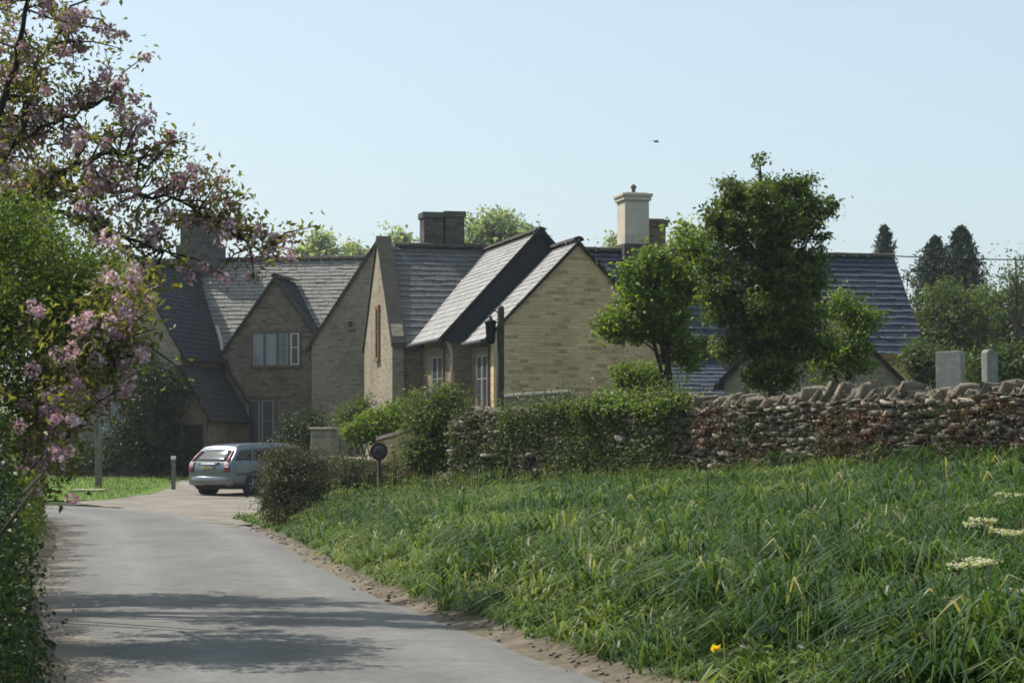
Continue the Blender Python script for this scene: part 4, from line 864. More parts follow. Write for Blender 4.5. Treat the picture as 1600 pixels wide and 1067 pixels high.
for k in range(24):
    py = random.uniform(455, 725); hi = float(np.interp(py, [450, 560, 650, 725], [205, 180, 150, 90])); px = hi-abs(random.gauss(0, 1))*85
    for j in range(9): twig_pts.append(P(px+random.gauss(0, 14), py+random.gauss(0, 20), random.uniform(15.7, 17.4)))
# fine sprigs that stand clear of the crown
for (px, py), (qx, qy) in (((265, 250), (268, 205)), ((270, 320), (272, 250)), ((340, 340), (375, 292)), ((250, 300), (300, 260)), ((170, 165), (185, 128)), ((100, 80), (118, 20)), ((350, 345), (378, 365)), ((300, 300), (318, 280)), ((200, 215), (212, 190))):
    a = P(px, py, 20.5); b = P(qx, qy, 20.5); cm.tube([a, a.lerp(b, .5)+Vector((.01, 0, .02)), b], [.009, .007, .004], 4)
    for t in (.55, .75, .9, 1.0): twig_pts.append(a.lerp(b, t))
# hanging fringe along the lane
for px, py in ((215, 480), (190, 540), (160, 600), (120, 640), (215, 430), (90, 700), (130, 690), (60, 660), (220, 515), (175, 650), (205, 455), (150, 560), (100, 600), (110, 740), (75, 720), (200, 400), (185, 470), (215, 560), (130, 610), (60, 620), (110, 520), (235, 440), (80, 560), (95, 655), (50, 690)):
    for k in range(9): twig_pts.append(P(px-18+random.gauss(0, 17), py+random.gauss(0, 22), random.uniform(16.2, 18.6)))
cm_o = MB(); cm_o.v = [tuple(Vector(v)-cb) for v in cm.v]; cm_o.f = cm.f; cm_o.ft = cm.ft; cm_o.sm = cm.sm; cm_o.build('trunk', M['bark_cherry'], CH)
twig_pts = [p for p in twig_pts if not (122 < CX+F*p.x/p.y < 190 and HOR-F*(p.z-EYE)/p.y > 640)]
for k in range(900):  # mostly unseen leaf mass, added to deepen the shadow on the road
    d = unit(rng.normal(size=3))*rng.uniform(0, 1)**.4; twig_pts.append(Vector((-6.0+1.15*d[0], 22.8+.9*d[1], 3.5+1.5*d[2])))
    if k % 6 == 0: q = twig_pts[-1]; cm.tube([Vector((-6.3, 22.3, 2.6)).lerp(q, .3), Vector((-6.1, 22.6, 2.9)).lerp(q, .7), q], [.02, .012, .005], 4)
tp = np.array([list(p) for p in twig_pts]); tp = tp[rng.permutation(len(tp))]
nb = int(len(tp)*.33); bl = tp[:nb]; lf_ = tp[int(nb*.6):]
ids = np.repeat(np.arange(nb), 38); rad = rng.uniform(.045, .09, nb)[ids]
d = unit(rng.normal(size=(len(ids), 3))); pp = bl[ids]+d*rad[:, None]*rng.uniform(.6, 1.0, len(ids))[:, None]-np.array([0, 0, .03])
np_mesh('blossom', leaf_verts(pp-np.array(cb), .036, .2, d*1.2, .9), 5, LEAFQ, np.clip(.25*rng.uniform(0, 1, nb)[ids]+.75*rng.uniform(0, 1, len(ids)), 0, 1), M['l_petal'], CH)
ids = np.repeat(np.arange(len(lf_)), 8); pp = lf_[ids]+rng.normal(size=(len(ids), 3))*.075
np_mesh('crown', leaf_verts(pp-np.array(cb), .07, .3, None, .42, .25), 5, LEAFQ, np.clip(.5*rng.uniform(0, 1, len(lf_))[ids]+.5*rng.uniform(0, 1, len(ids)), 0, 1), M['l_bronze'], CH)

# ---- hawthorn and roadside hedge at the left
b = (-5.6, 17.3, 0)
tree('hawthorn_tree', 'dense bright green hawthorn under the cherry blossom at the left edge', b, [b, (-5.4, 17.3, 1.2), (-5.2, 17.3, 2.4)],
     [E(40, 425, 17.3, 105, 80, .8), E(128, 445, 17.4, 62, 58, .6), E(60, 530, 17.0, 100, 100, .8), E(-60, 380, 17.6, 110, 90, .9), E(5, 640, 16.9, 60, 80, .6), E(20, 355, 17.4, 70, 50, .6), E(95, 520, 17.3, 60, 60, .5), (( -6.2, 17.6, 2.2), (1.3, 1.4, 1.3)), E(165, 440, 17.5, 42, 34, .4)],
     80000, .034, 'l_hedge', r0=.12, sig=.10, tb=.52, nl=40, shell=.5, aspect=.65, clump=22)
def hedge_run(name, label, y0, y1, h, n, leaf, mat, off=2.55, depth=.8, tb=.45):
    k = n//24; yc = rng.uniform(y0, y1, k); t = rng.uniform(0, 1, k)
    xe = np.interp(yc, LE[:, 1][LE[:, 1] < 52], LE[:, 0][LE[:, 1] < 52])
    a = rng.uniform(0, 1, k); hh = h*(.85+.15*np.sin(yc*1.7)+.1*np.sin(yc*4.1))
    face = rng.uniform(0, 1, k) < .68
    zc = np.where(face, hh*rng.uniform(.02, 1, k), hh*rng.uniform(.9, 1.05, k)); xc = np.where(face, xe-.44-.18*zc/h+rng.normal(0, .08, k), xe-.5-rng.uniform(0, depth, k))
    ids = np.repeat(np.arange(k), 24); p = np.stack([xc, yc, zc], 1)[ids]+np.clip(rng.normal(size=(k*24, 3)), -1.7, 1.7)*.075
    p[:, 2] = np.maximum(p[:, 2], .02); base = np.array([xe.mean()-.9, (y0+y1)/2, 0])
    dd = np.repeat(np.array([[.8, -.1, .4]]), len(p), 0)
    root = empty(name, base, label, 'hedge'); tint = np.clip(tb-.5+.4*rng.uniform(0, 1, k)[ids]+.6*rng.uniform(0, 1, len(p)), 0, 1)
    np_mesh('foliage', leaf_verts(p-base, leaf, .4, dd*.7, .65), 5, LEAFQ, tint, M[mat], root)
    mb = MB()
    for yy in np.arange(y0, y1, .35):
        xx = float(np.interp(yy, LE[:, 1][LE[:, 1] < 52], LE[:, 0][LE[:, 1] < 52]))-.75
        b0 = Vector((xx, yy, 0))-Vector(base); mb.tube([b0, b0+Vector((random.gauss(0, .1), random.gauss(0, .1), h*.5)), b0+Vector((random.gauss(.1, .15), random.gauss(0, .2), h*.9))], [.03, .02, .008], 5)
    mb.build('stem', M['bark'], root); return root
hedge_run('roadside_hedge', 'leafy hedge in shade-dark leaf colour lining the left edge of the lane under the hawthorn', 9.5, 24, 1.55, 70000, .034, 'l_dark', tb=.45)  # near stretch: the shade it stands in is put into darker leaves
hedge_run('roadside_hedge', 'sunlit far stretch of hedge along the lane up to the bend', 24.3, 47.5, 1.7, 40000, .05, 'l_hedge', tb=.55)

# ---------------------------------------------------------------- grass on the bank
def blades(pts, L, W, lean_dir, lean, tint, name, mat, kind='stuff', ang=None):
    N = len(pts); a = rng.normal(lean_dir, 1.0, N) if ang is None else ang; d = np.stack([np.cos(a), np.sin(a), np.zeros(N)], 1); up = np.array([0, 0, 1.0])
    s = np.stack([-d[:, 1], d[:, 0], np.zeros(N)], 1); tw = rng.normal(0, .8, N)[:, None]; s = unit(s+d*tw*.5)
    L = L[:, None]; W = W[:, None]; le = np.clip(rng.normal(lean, .28, N), .05, 1.5)[:, None]
    p0 = pts; p1 = pts+up*L*.42+d*L*.12*le; p2 = pts+up*L*(.78-.12*le)+d*L*.42*le; p3 = pts+up*L*(.92-.42*le)+d*L*.82*le
    V = np.stack([p0-s*W*.4, p0+s*W*.4, p1-s*W*.5, p1+s*W*.5, p2-s*W*.42, p2+s*W*.42, p3-s*W*.06, p3+s*W*.06], 1)
    return np_mesh(name, V, 8, [(0, 1, 3, 2), (2, 3, 5, 4), (4, 5, 7, 6)], tint, M[mat], None, kind)
N = 215000; yv = 11+(44.5-11)*rng.uniform(0, 1, N)**1.15; xe = x_edge(yv)-.06; xw = np.minimum(x_wall(yv)-.05, .30*yv+2.5)
u = rng.uniform(0, 1, N); xv = xe+(xw-xe)*u; ok = (xw > xe)&(rng.uniform(0, 1, N) < np.clip((xw-xe)/9.0, .12, 1)); xv, yv, xe = xv[ok], yv[ok], xe[ok]
# tussocks: pull blades towards clump centres
N = len(xv); cid = rng.integers(0, N, N//14); 
cell = (np.floor(xv/.42).astype(int)*7919+np.floor(yv/.42).astype(int)*104729) % 100003; hsh = rng.uniform(0, 1, 100003); hx_, hy_ = rng.uniform(0, .42, 100003), rng.uniform(0, .42, 100003)
cxp, cyp = np.floor(xv/.42)*.42+hx_[cell], np.floor(yv/.42)*.42+hy_[cell]; pull = rng.uniform(0, .55, N)
xv = xv+(cxp-xv)*pull; yv = yv+(cyp-yv)*pull; xv = np.maximum(xv, x_edge(yv)-.09+.13*np.sin(yv*2.3)*np.sin(yv*.9)+rng.uniform(-.08, .16, N))
big = .5+.5*np.sin(xv*.9+1.7*np.sin(yv*.45))*np.cos(yv*.62+xv*.35)
nearedge = np.clip((xv-x_edge(yv)-.1)/1.1, 0, 1)
Lb = rng.uniform(.20, .56, N)*(.5+1.0*hsh[cell])*(.65+.35*nearedge)*(1-.45*sstep(29, 40, yv))*(1+.35*(1-sstep(.2, 1.1, x_wall(yv)-xv))); Wb = rng.uniform(.008, .022, N)*(.8+.5*hsh[(cell*31) % 100003])*(1+.015*(yv-12))
ti = np.clip(-.06+.36*big+.46*hsh[(cell*17) % 100003]+rng.normal(0, .17, N), 0, .86); ti = np.where(nearedge < .45, np.clip(ti+.2, 0, .86), ti); dry = rng.uniform(0, 1, N) < (.015+.05*(hsh[(cell*53) % 100003] > .86)); ti = np.where(dry, rng.uniform(.88, 1, N), ti)
gr = blades(np.stack([xv, yv, z_ground(xv, yv)-.03], 1), Lb, Wb, R(205), .85, ti, 'long_grass', 'l_grass', ang=np.arctan2(yv-cyp+rng.normal(0, .10, N)-.10, xv-cxp+rng.normal(0, .10, N)-.05))
tag(blades(np.stack([xv, yv, z_ground(xv, yv)], 1)[:2600], rng.uniform(.42, .72, 2600), np.full(2600, .0045), R(205), .35, rng.uniform(.8, 1, 2600), 'grass_stalks', 'l_grass'), 'thin pale seed stalks standing above the long grass', 'grass', None, 'stuff')
tag(gr, 'long unmown grass covering the bank between the lane and the field wall', 'grass', None, 'stuff')
# broad-leaved plants low in the bank
N = 10000; yv = rng.uniform(11.5, 42, N); xe = x_edge(yv)+.2; xv = xe+rng.uniform(0, 1, N)**1.2*(np.minimum(x_wall(yv), .28*yv+1)-xe)
cl = rng.integers(0, 500, N); cxy = np.stack([xv[:500], yv[:500]], 1); q = cxy[cl]+rng.normal(size=(N, 2))*.22
q[:, 0] = np.maximum(q[:, 0], x_edge(q[:, 1])+.2)
p = np.stack([q[:, 0], q[:, 1], z_ground(q[:, 0], q[:, 1])+rng.uniform(.10, .36, N)], 1)
wd = np_mesh('weeds', leaf_verts(p, .062, .8, None, .5, .1), 5, LEAFQ, rng.uniform(0, .9, N), M['l_mixed'], None, 'stuff'); tag(wd, 'broad-leaved weeds mixed into the long grass bank', 'weeds', None, 'stuff')
# lawn tufts
N = 9000; lx = rng.uniform(-22, -10.7, N); ly = rng.uniform(58.3, 74.6, N)
lg = blades(np.stack([lx, ly, z_ground(lx, ly)+.03], 1), rng.uniform(.05, .13, N), rng.uniform(.015, .03, N), R(0), .5, rng.uniform(.3, .86, N), 'lawn_grass', 'l_grass'); tag(lg, 'short bright grass of the lawn before the left house', 'grass', None, 'stuff')
# grass along far right verge and gravel corner
def ray_ground(px, py):
    d = P(px, py, 1.0)-Vector((0, 0, EYE)); y = 8.0
    while y < 60:
        q = Vector((0, 0, EYE))+d*y
        if q.z <= gz(q.x, q.y): break
        y += .03
    return Vector((d.x*y, y, gz(d.x*y, y)))
# cow parsley
def umbel_plant(label, px, py, n, h):
    b = ray_ground(px, py+55); r = empty('cow_parsley', b, label, 'flower', 0, 'pale flower heads in the grass bank'); sm = MB(); pts = []
    for k in range(n):
        t = Vector((random.gauss(0, .11), random.gauss(0, .11), h*random.uniform(.8, 1.1))); sm.tube([(0, 0, -.02), tuple(t*.5+Vector((.01, 0, 0))), tuple(t)], [.006, .005, .003], 5)
        for j in range(9):
            a = j*.7; e = t+Vector((math.cos(a)*.05, math.sin(a)*.05, .03)); sm.tube([tuple(t), tuple(e)], [.002, .0015], 3); pts.append(np.array(e)+rng.normal(size=(9, 3))*.012)
        p = np.concatenate(pts); pts = []; p = p.mean(0)+(p-p.mean(0))*.92; np_mesh('flower_head', leaf_verts(p, .021, 1.5, None, .95), 5, LEAFQ, rng.uniform(0, 1, len(p)), M['l_umbel'], r)
    sm.build('stem', M['l_mixed'], r)
umbel_plant('pale cow parsley heads, the largest clump, in the right part of the grass bank', 1538, 848, 6, .42); umbel_plant('pale cow parsley heads lower down the bank, below the largest clump', 1520, 920, 5, .38); umbel_plant('single small cow parsley clump at the far right, level with the largest one', 1575, 858, 3, .40)
umbel_plant('pale cow parsley heads at the right edge, highest up the bank', 1572, 790, 4, .42); umbel_plant('pale cow parsley heads at the right edge, lowest down the bank', 1583, 965, 4, .36)
def flower(label, px, py):
    b = ray_ground(px, py+30); r = empty('yellow_flower', b, label, 'flower', 0, 'yellow flowers in the grass bank'); s = MB(); h = .27
    s.tube([(0, 0, -.02), (.01, 0, h*.5), (0, -.01, h)], [.005, .004, .004], 5); s.build('stem', M['l_fresh'], r); N = 26; a = np.linspace(0, 6.28*2, N)
    p = np.stack([np.cos(a)*.02, np.sin(a)*.02-.01, np.full(N, h)+np.linspace(0, .02, N)], 1); np_mesh('flower_head', leaf_verts(p, .04, .8, unit(p-np.array([0, 0, h-.03])), .45), 5, LEAFQ, rng.uniform(0, 1, N), M['l_yellow'], r)
flower('yellow flower low in the grass near the bottom right corner', 1472, 1018); flower('yellow flower in the grass at the bottom edge, left of the other yellow one', 1118, 1052)

# ---------------------------------------------------------------- lamp post, sign, posts, gate pier, headstones
Y = 44.0; bx, by, bz = onground(781, Y); m = Y/F
LP = empty('lamp_post', (bx, by, bz), 'dark wooden lamp post with a hanging lantern behind the field wall', 'lamp post'); top = P(783, 478, Y).z-bz
pm = MB(); pm.tube([(0, 0, -.1), (.01, 0, top*.5), (.02, 0, top-.06), (.02, 0, top)], [.082, .075, .07, .05], 12); pm.build('post', M['wood_post'], LP)
ar = MB(); ar.tube([(-.02, 0, top-.16), (-.09, -.02, top-.10), (-.17, -.03, top-.12), (-.19, -.03, top-.18)], .013, 6); ar.build('bracket', M['black_iron'], LP)
ln = MB(); c = (-.185, -.03, 0); zt = P(0, 503, Y).z-bz; zb = P(0, 535, Y).z-bz
ln.lathe([(.012, zt+.12), (.03, zt+.10), (.04, zt+.05), (.13, zt), (.13, zt-.03), (.10, zt-.035)], c, 6)
for k in range(6):
    a = math.pi/3*k; ln.tube([(c[0]+.1*math.cos(a), c[1]+.1*math.sin(a), zt-.03), (c[0]+.075*math.cos(a), c[1]+.075*math.sin(a), zb)], .01, 4)
ln.lathe([(.08, zb+.015), (.085, zb), (.03, zb-.04)], c, 6); lan = ln.build('lantern', M['black_iron'], LP)
lg_ = MB(); lg_.lathe([(.092, zt-.035), (.070, zb+.016)], c, 6); lg_.build('glass', M['pane_dim'], lan)
wb = MB(); wb.box(-.115, -.088, -.05, -.03, .95, 1.22); wb.build('notice', M['white'], LP); wb = MB(); wb.box(.09, .115, -.05, -.03, 1.0, 1.2); wb.build('notice', M['white'], LP)

Y = 40.2; bx, by, bz = onground(592, Y); m = Y/F
SG = empty('road_sign', (bx, by, bz), 'small round road sign on a dark post at the end of the grass bank', 'sign', R(4)); zc = P(592, 705, Y).z-bz
sp = MB(); sp.tube([(0, .03, -.2), (0, .03, zc+.1)], .038, 10); sp.build('post', M['black_iron'], SG)
rx = Matrix.Rotation(R(90), 4, 'X')
def ringd(mb, r0, r1, y): mb.lathe([(r0, 0), (r1, 0), (r1, .02), (r0, .02), (r0, 0)], (0, y, zc), 28, rx, cap=False)
pl = MB(); pl.lathe([(.002, 0), (.155, 0), (.155, .012), (.002, .012)], (0, .0, zc), 28, rx); pl.build('disc', M['sign_face'], SG)
rg = MB(); ringd(rg, .118, .165, .004); rg.build('border', M['sign_red'], SG)
nm = bpy.data.curves.new('numerals', 'FONT'); nm.body = '30'; nm.size = .15; nm.extrude = .003; nm.align_x = 'CENTER'; nm.align_y = 'CENTER'; tmp = bpy.data.objects.new('numerals_curve', nm); COL.objects.link(tmp); dg_ = bpy.context.evaluated_depsgraph_get(); me_ = bpy.data.meshes.new_from_object(tmp.evaluated_get(dg_)); bpy.data.objects.remove(tmp); no = bpy.data.objects.new('numerals', me_); COL.objects.link(no)
no.parent = SG; no.location = (0, -.018, zc); no.rotation_euler = (R(90), 0, 0); me_.materials.clear(); me_.materials.append(M['black_iron'])

def timber_post(label, px, ytop, Y, w, cap=None):
    bx, by, bz = onground(px, Y); h = P(px, ytop, Y).z-bz; r = empty('timber_post', (bx, by, bz), label, 'post', R(8)); p = MB()
    p.prism([(-w/2, -.2), (w/2, -.2), (w/2*.96, h-.04), (w*.3, h), (-w*.3, h), (-w/2*.96, h-.04)], -w/2, w/2, 'y'); p.build('post', M['wood_grey'], r, .008)
    if cap: q = MB(); q.box(-w/2-.01, w/2+.01, -w/2-.01, w/2+.01, h-.09, h+.012); q.build('painted_top', M[cap], r, .01)
timber_post('thick weathered wooden post on the lawn at the left', 154, 682, 66, .21); timber_post('thin pale-topped wooden post at the lawn edge beside the car', 271, 713, 65, .13, 'white')
sb = MB(); sb.box(-.5, .5, -.5, .5, 0, .05); o = sb.build('stone_slab', M['dressed'], None, .02); o.location = (*onground(138, 64)[:2], onground(138, 64)[2]+.03); tag(o, 'flat pale stone slab in the lawn beside the thick wooden post', 'slab')

Y = 45; bx, by, bz = onground(506, Y)
GP = empty('gate_pier', (bx, by, bz-.02), 'tapering rough stone gate pier with a pale flat cap beside the drive', 'gate pier', R(-15)); h = P(506, 670, Y).z-bz
p = MB(); p.poly([(-.30, -.25, -.2), (.30, -.25, -.2), (.30, .25, -.2), (-.30, .25, -.2), (-.21, -.2, h), (.22, -.2, h), (.22, .2, h), (-.21, .2, h)], [(0, 1, 5, 4), (1, 2, 6, 5), (2, 3, 7, 6), (3, 0, 4, 7), (4, 5, 6, 7)]); p.build('shaft', M['stone_grey'], GP, .02)
p = MB(); p.box(-.25, .26, -.24, .24, h, h+.05); p.build('cap', M['dressed'], GP, .015)
def low_wall(name, label, p0, p1, z0, z1a, z1b, th, mat, cop, ch=.07):
    p0, p1 = Vector(p0), Vector(p1); d = p1-p0; L = d.length; r = empty(name, (p0.x, p0.y, 0), label, 'wall', math.atan2(d.y, d.x)); w = MB()
    w.poly([(0, -th/2, z0), (L, -th/2, z0), (L, th/2, z0), (0, th/2, z0), (0, -th/2, z1a), (L, -th/2, z1b), (L, th/2, z1b), (0, th/2, z1a)], [(0, 1, 5, 4), (1, 2, 6, 5), (2, 3, 7, 6), (3, 0, 4, 7), (4, 5, 6, 7)]); w.build('masonry', M[mat], r)
    c = MB(); n = max(1, int(L/.45))
    for k in range(n):
        t0, t1 = k/n+.004, (k+1)/n-.004; za, zb = z1a+(z1b-z1a)*t0+random.uniform(0, .012), z1a+(z1b-z1a)*t1+random.uniform(0, .012); e = th/2+.05
        c.poly([(L*t0, -e, za), (L*t1, -e, zb), (L*t1, e, zb), (L*t0, e, za), (L*t0, -e+.02, za+ch), (L*t1, -e+.02, zb+ch), (L*t1, e-.02, zb+ch), (L*t0, e-.02, za+ch)], [(0, 1, 5, 4), (1, 2, 6, 5), (2, 3, 7, 6), (3, 0, 4, 7), (4, 5, 6, 7), (3, 2, 1, 0)])
    c.build('coping', M[cop], r, .01); return r
a, b = P(508, 711, 45), P(600, 717, 44.2); low_wall('drive_wall', 'low stone wall with thin pale coping running right from the gate pier', a, b, .1, a.z-.05, b.z-.05, .3, 'stone_grey', 'dressed', .05)
a, b = P(598, 690, 43.9), P(655, 672, 43.4); low_wall('corner_wall', 'short tan stone wall stub behind the round road sign', a, b, .2, a.z, b.z, .4, 'stone_new', 'wallstone', .08)
a, b = P(782, 620, 50), P(888, 614, 50.5); low_wall('garden_wall', 'garden wall with white coping below the honey gable', a, b, .3, a.z-.02, b.z+.01, .35, 'stone_grey', 'cream', .06)

def headstone(label, px, ytop, Y, w, t, yaw, roll, h=None, shape='flat'):
    bx, by, bz = onground(px, Y); H = P(px, ytop, Y).z-bz; r = MB()
    prof = [(-w/2, -.2), (w/2, -.2), (w/2*.99, H-.012), (w*.46, H), (-w*.46, H+.012), (-w/2*.99, H)] if shape == 'flat' else [(-w/2, -.2), (w/2, -.2), (w/2, H-.09), (w*.38, H-.05), (-w*.1, H), (-w*.4, H-.015), (-w/2, H-.06)]
    r.prism(prof, -t/2, t/2, 'y'); o = r.build('headstone', M['headstone'], None, .02); o.location = (bx, by, bz); o.rotation_euler = (R(-3), R(roll), R(yaw)); tag(o, label, 'headstone', 'headstones standing behind the field wall')
headstone('broad pale grey headstone behind the wall right of the blue roof end', 1487, 549, 34.5, .44, .17, -35, -2)
headstone('narrow dark headstone behind the wall near the right edge', 1549, 545, 34.0, .24, .14, 35, 2, None, 'round')

# overhead cable
cbm = MB(); a = Vector((13.6, 76.9, 8.15)); b = Vector((26.0, 84.0, 8.75)); cbm.tube([a.lerp(b, t)-Vector((0, 0, .45*4*t*(1-t)*.3)) for t in np.linspace(0, 1, 12)], .022, 5); o = cbm.build('overhead_cable', M['black_iron']); tag(o, 'thin black overhead cable leading right from the blue roof end', 'cable')
# bird
bp = P(1025, 222, 70); bd = MB(); bd.tube([(-.11, 0, 0), (-.05, 0, .012), (.05, 0, .012), (.13, 0, 0)], [.008, .03, .028, .006], 7)
for s in (-1, 1): bd.poly([(.04, 0, .02), (-.03, 0, .02), (-.05, s*.13, .05), (-.10, s*.24, .02), (.0, s*.13, .055)], [(0, 1, 2, 4), (4, 2, 3)])
o = bd.build('bird', M['black_iron']); o.location = bp; o.rotation_euler = (0, 0, R(40)); tag(o, 'small dark bird flying in the clear sky', 'bird')

# ---------------------------------------------------------------- the parked estate car
def car():
    ALPHA = 36; X, Yc = (328-CX)*61/F, 61.0
    r = empty('parked_car', (X, Yc, gz(X, Yc)+.02), 'silver-blue estate car parked on the gravel drive, seen from behind', 'car', R(-ALPHA))
    # local: y forward (length), x right; rings from rear to front, each a half section from sill to roof centre
    def ring(y, w, zs, sh, rw, rz, tip=0.0, zb=.24):
        # sill, lower flank, mid flank, shoulder, window top, roof edge, roof centre ; tip = forward slant of the upper part
        return [(w*.80, y, zb), (w*.985, y, zb+.10), (w, y, zs), (w*.97, y+tip*.05, sh), (rw*1.04, y+tip*.78, rz-.11), (rw*.82, y+tip*.95, rz-.015), (0, y+tip, rz+.012)]
    rings = [ring(-.02, .74, .58, .92, .60, 1.34, .42, .34), ring(.04, .83, .60, .95, .655, 1.40, .42, .28), ring(.35, .87, .62, .965, .68, 1.445, .34), ring(.95, .88, .62, .965, .69, 1.47, .12), ring(1.75, .88, .62, .955, .70, 1.485), ring(2.55, .88, .62, .945, .69, 1.475),
             ring(3.05, .88, .62, .94, .66, 1.42, -.05), ring(3.45, .875, .62, .94, .66, 1.12, -.02), ring(3.8, .865, .62, .90, .66, 1.00), ring(4.2, .83, .58, .82, .6, .90), ring(4.46, .72, .52, .70, .5, .76), ring(4.53, .60, .48, .60, .42, .66)]
    G = np.array(rings); nu, nv = G.shape[:2]
    def cr(p, t):
        k = len(p)-1; i = min(int(t), k-1); f = t-i; g = lambda j: p[min(max(j, 0), k)]
        p0, p1, p2, p3 = g(i-1), g(i), g(i+1), g(i+2); return .5*(2*p1+(-p0+p2)*f+(2*p0-5*p1+4*p2-p3)*f*f+(-p0+3*p1-3*p2+p3)*f**3)
    def S(u, v, side=1):
        q = cr(np.array([cr(G[i], v) for i in range(nu)]), u); return np.array([q[0]*side, q[1], q[2]])
    U = np.linspace(0, nu-1, 56); Vv = np.linspace(0, nv-1, 22); mb = MB(); idx = {}
    cols = [(v, 1) for v in Vv]+[(v, -1) for v in Vv[::-1][1:]]; Wd = len(cols); vs = [tuple(S(u, v, sd)) for u in U for v, sd in cols]
    fs = [(a*Wd+b, a*Wd+b+1, (a+1)*Wd+b+1, (a+1)*Wd+b) for a in range(len(U)-1) for b in range(Wd-1)]
    mb.poly(vs, fs, .5, True); n0 = (len(U)-1)*Wd
    # tail panel: rows across between the two sides of the rear ring
    def cap(ui, rev):
        rows = [[S(ui, v, sd) for sd in (1,)] for v in Vv]; k = len(Vv); cv = []
        for v in Vv:
            p = S(ui, v); bulge = (-.05 if not rev else .05)
            for t in np.linspace(1, -1, 9): cv.append((p[0]*t, p[1]+bulge*(1-t*t), p[2]))
        mb.poly(cv, [(a*9+b, a*9+b+1, (a+1)*9+b+1, (a+1)*9+b) for a in range(k-1) for b in range(8)], .5, True)
    cap(0, False); cap(nu-1, True)
    body = mb.build('body', M['paint'], r); body.data.validate()
    def shell(name, pts_rows, mat, par, off, thick=.008):
        q = MB(); P_ = np.array(pts_rows); a, b = P_.shape[:2]; q.poly([tuple(x) for x in P_.reshape(-1, 3)], [(i*b+j, i*b+j+1, (i+1)*b+j+1, (i+1)*b+j) for i in range(a-1) for j in range(b-1)], .5, True); o = q.build(name, M[mat], par)
        md = o.modifiers.new('thickness', 'SOLIDIFY'); md.thickness = thick; md.offset = 0; return o
    def side_patch(name, u0, u1, v0, v1, mat, side, off=.008, nu_=10, nv_=5):
        rows = []
        for u in np.linspace(u0, u1, nu_):
            row = []
            for v in np.linspace(v0, v1, nv_):
                p = S(u, v, side); row.append(p+np.array([side*off, 0, off*.5]))
            rows.append(row)
        return shell(name, rows, mat, body, off)
    for sd in (1, -1):
        side_patch('quarter_window', 1.35, 2.75, 3.12, 3.95, 'car_glass', sd); side_patch('rear_door_window', 2.90, 4.15, 3.12, 3.97, 'car_glass', sd); side_patch('front_door_window', 4.32, 6.0, 3.12, 3.93, 'car_glass', sd)
        side_patch('side_moulding', 1.6, 8.0, 1.85, 2.1, 'plastic', sd, .012); side_patch('roof_rail', 1.3, 5.6, 4.85, 5.05, 'plastic', sd, .03)
        side_patch('sill', 1.3, 8.2, .55, 1.05, 'plastic', sd, .008)
    def tail(name, z0, z1, x0, x1, mat, off=.02, bul=.05, nx=9, par=None):
        rows = []
        vz = [S(0, v)[2] for v in Vv]
        for z in np.linspace(z0, z1, 6):
            v = np.interp(z, vz, Vv); p = S(0, v); row = []
            for t in np.linspace(x0, x1, nx):
                w = max(p[0], .05); row.append((t*w, p[1]-bul*(1-t*t)-off, z))
            rows.append(row)
        return shell(name, rows, mat, par or body, off, .012)
    rw = tail('rear_window', .99, 1.30, -.86, .86, 'glass', .012); 
    tail('trim_strip', .90, .955, -.55, .55, 'plastic', .018); tail('chrome_handle', .885, .915, -.42, .42, 'alloy', .03)
    tail('number_plate', .74, .845, -.34, .34, 'plate', .014)
    for sd in (1, -1):
        a, b2 = (.80, 1.06) if sd > 0 else (-1.06, -.80)
        tl = MB(); tl.tube([S(0, v, sd)*np.array([.955, 1, 1])+np.array([0, -.008, 0]) for v in (3.12, 3.4, 3.7, 4.0, 4.25)], [.05, .055, .052, .047, .03], 8); tl.build('tail_light', M['red_lamp'], body); tail('tail_light', .84, .97, a, b2, 'clear_lamp', .016, nx=5); tail('tail_light', .68, .835, a, b2, 'red_lamp', .016, nx=5)
    bp_ = MB(); pr = []
    for t in np.linspace(-1, 1, 15):
        y = -.10+.13*abs(t)**3; pr.append((t*.845, y))
    top, bot = .58, .30
    for zz, dy in ((bot, .06), (.36, .0), (.52, .0), (top, .05)): 
        for x, y in pr: bp_.v.append((x, y+dy, zz))
    for a in range(3):
        for b3 in range(14): bp_.f.append((a*15+b3, a*15+b3+1, (a+1)*15+b3+1, (a+1)*15+b3)); bp_.ft.append(.5); bp_.sm.append(True)
    bo = bp_.build('bumper', M['paint'], r); md = bo.modifiers.new('thickness', 'SOLIDIFY'); md.thickness = .05; md.offset = -1
    un = MB(); un.box(-.7, .7, .15, 4.2, .20, .30); un.build('underbody', M['rubber'], r)
    ry = Matrix.Rotation(R(90), 4, 'Y')
    for sd in (1, -1):
        for y in (.86, 3.55):
            wa = MB(); wa.lathe([(.10, -.1), (.385, -.1), (.385, .012), (.10, .012)], (sd*.872, y, .33), 28, ry); wa.build('wheel_arch', M['rubber'], body)  # black disc puts the darkness of the arch opening into colour
            w = MB(); w.lathe([(.20, -.10), (.29, -.10), (.312, -.07), (.316, 0), (.312, .06), (.29, .09), (.21, .095)], (sd*.80, y, .315), 30, ry if sd > 0 else Matrix.Rotation(R(-90), 4, 'Y')); wo = w.build('wheel', M['rubber'], r)
            h = MB(); mt = ry if sd > 0 else Matrix.Rotation(R(-90), 4, 'Y'); h.lathe([(.21, .09), (.20, .05), (.06, .075), (.03, .09)], (sd*.80, y, .315), 30, mt)
            for k in range(7):
                a = k*2*math.pi/7; c0 = mt @ Vector((.05*math.cos(a), .05*math.sin(a), .088)); c1 = mt @ Vector((.2*math.cos(a), .2*math.sin(a), .092)); o_ = Vector((sd*.80, y, .315)); h.tube([c0+o_, c1+o_], .02, 5)
            h.build('rim', M['alloy'], wo)
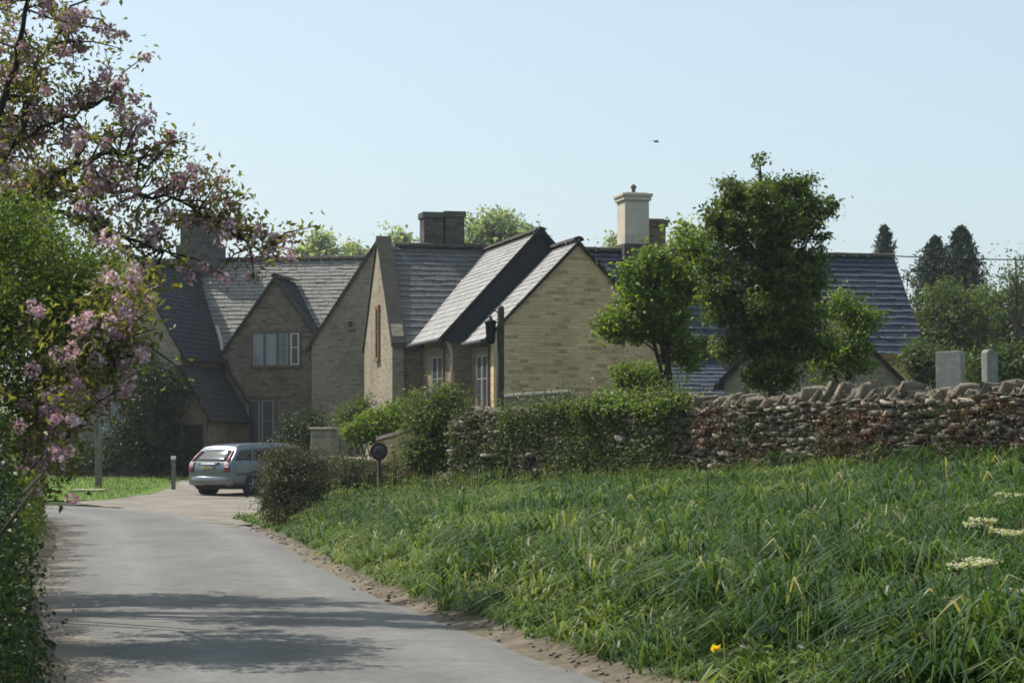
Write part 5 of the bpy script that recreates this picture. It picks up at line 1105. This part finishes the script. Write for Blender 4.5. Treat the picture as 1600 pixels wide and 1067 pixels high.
        mi = MB(); mi.lathe([(.01, -.06), (.09, -.05), (.10, .03), (.02, .07)], (sd*.98, 3.1, 1.0), 12, Matrix.Rotation(R(90), 4, 'X')); mi.build('mirror', M['paint'], body)
    return r
car()

# ---------------------------------------------------------------- thin spring haze
hm = MB(); hm.box(-2700, 2700, -320, 3200, -60, 90); ho = hm.build('haze', M['earth'], None, kind='stuff'); ho.data.materials.clear()
tz = NT('haze_air'); pv_ = tz.n('ShaderNodeVolumePrincipled', {'Color': (.86, .93, 1.0), 'Density': HAZE, 'Anisotropy': .2}); tz.t.links.new(pv_.outputs[0], tz.out.inputs['Volume']); ho.data.materials.append(tz.m)
tag(ho, 'thin pale haze paling the farthest trees', 'haze', None, 'stuff')
# ---------------------------------------------------------------- light, sky, camera
w = bpy.data.worlds.new('World'); SC.world = w; w.use_nodes = True; nt = w.node_tree
sky = nt.nodes.new('ShaderNodeTexSky'); sky.sky_type = 'NISHITA'; sky.sun_disc = False; sky.sun_elevation = R(SUN_EL); sky.sun_rotation = R(-(90-SUN_BACK)); sky.altitude = 100; sky.air_density = 1.0; sky.dust_density = 2.6; sky.ozone_density = 0.35
bg = nt.nodes['Background']; hz = nt.nodes.new('ShaderNodeMix'); hz.data_type = 'RGBA'; hz.inputs[0].default_value = .5; hz.inputs[7].default_value = (3.0, 3.95, 4.25, 1); nt.links.new(sky.outputs[0], hz.inputs[6]); nt.links.new(hz.outputs[2], bg.inputs[0]); bg.inputs[1].default_value = .122
sl = bpy.data.lights.new('sun', 'SUN'); sl.energy = 4.2; sl.angle = R(.5); sl.color = (1, .95, .87); so = bpy.data.objects.new('sun', sl); COL.objects.link(so); so.rotation_euler = (-SUN).to_track_quat('-Z', 'Y').to_euler()
cam = bpy.data.cameras.new('camera'); co = bpy.data.objects.new('camera', cam); COL.objects.link(co); co.location = (0, 0, EYE); co.rotation_euler = (R(90), 0, 0)
cam.sensor_width = 36; cam.lens = 36*F/1600; cam.shift_y = (HOR-533.5)/1600; cam.clip_end = 6000; cam.clip_start = .1; SC.camera = co
SC.view_settings.view_transform = 'Standard'; SC.view_settings.look = 'None'; SC.view_settings.exposure = .64; SC.view_settings.gamma = 1
cy = SC.cycles; cy.max_bounces = 6; cy.diffuse_bounces = 3; cy.transmission_bounces = 3; cy.transparent_max_bounces = 4; cy.caustics_reflective = False; cy.caustics_refractive = False; cy.use_denoising = True; cy.filter_width = 1.7
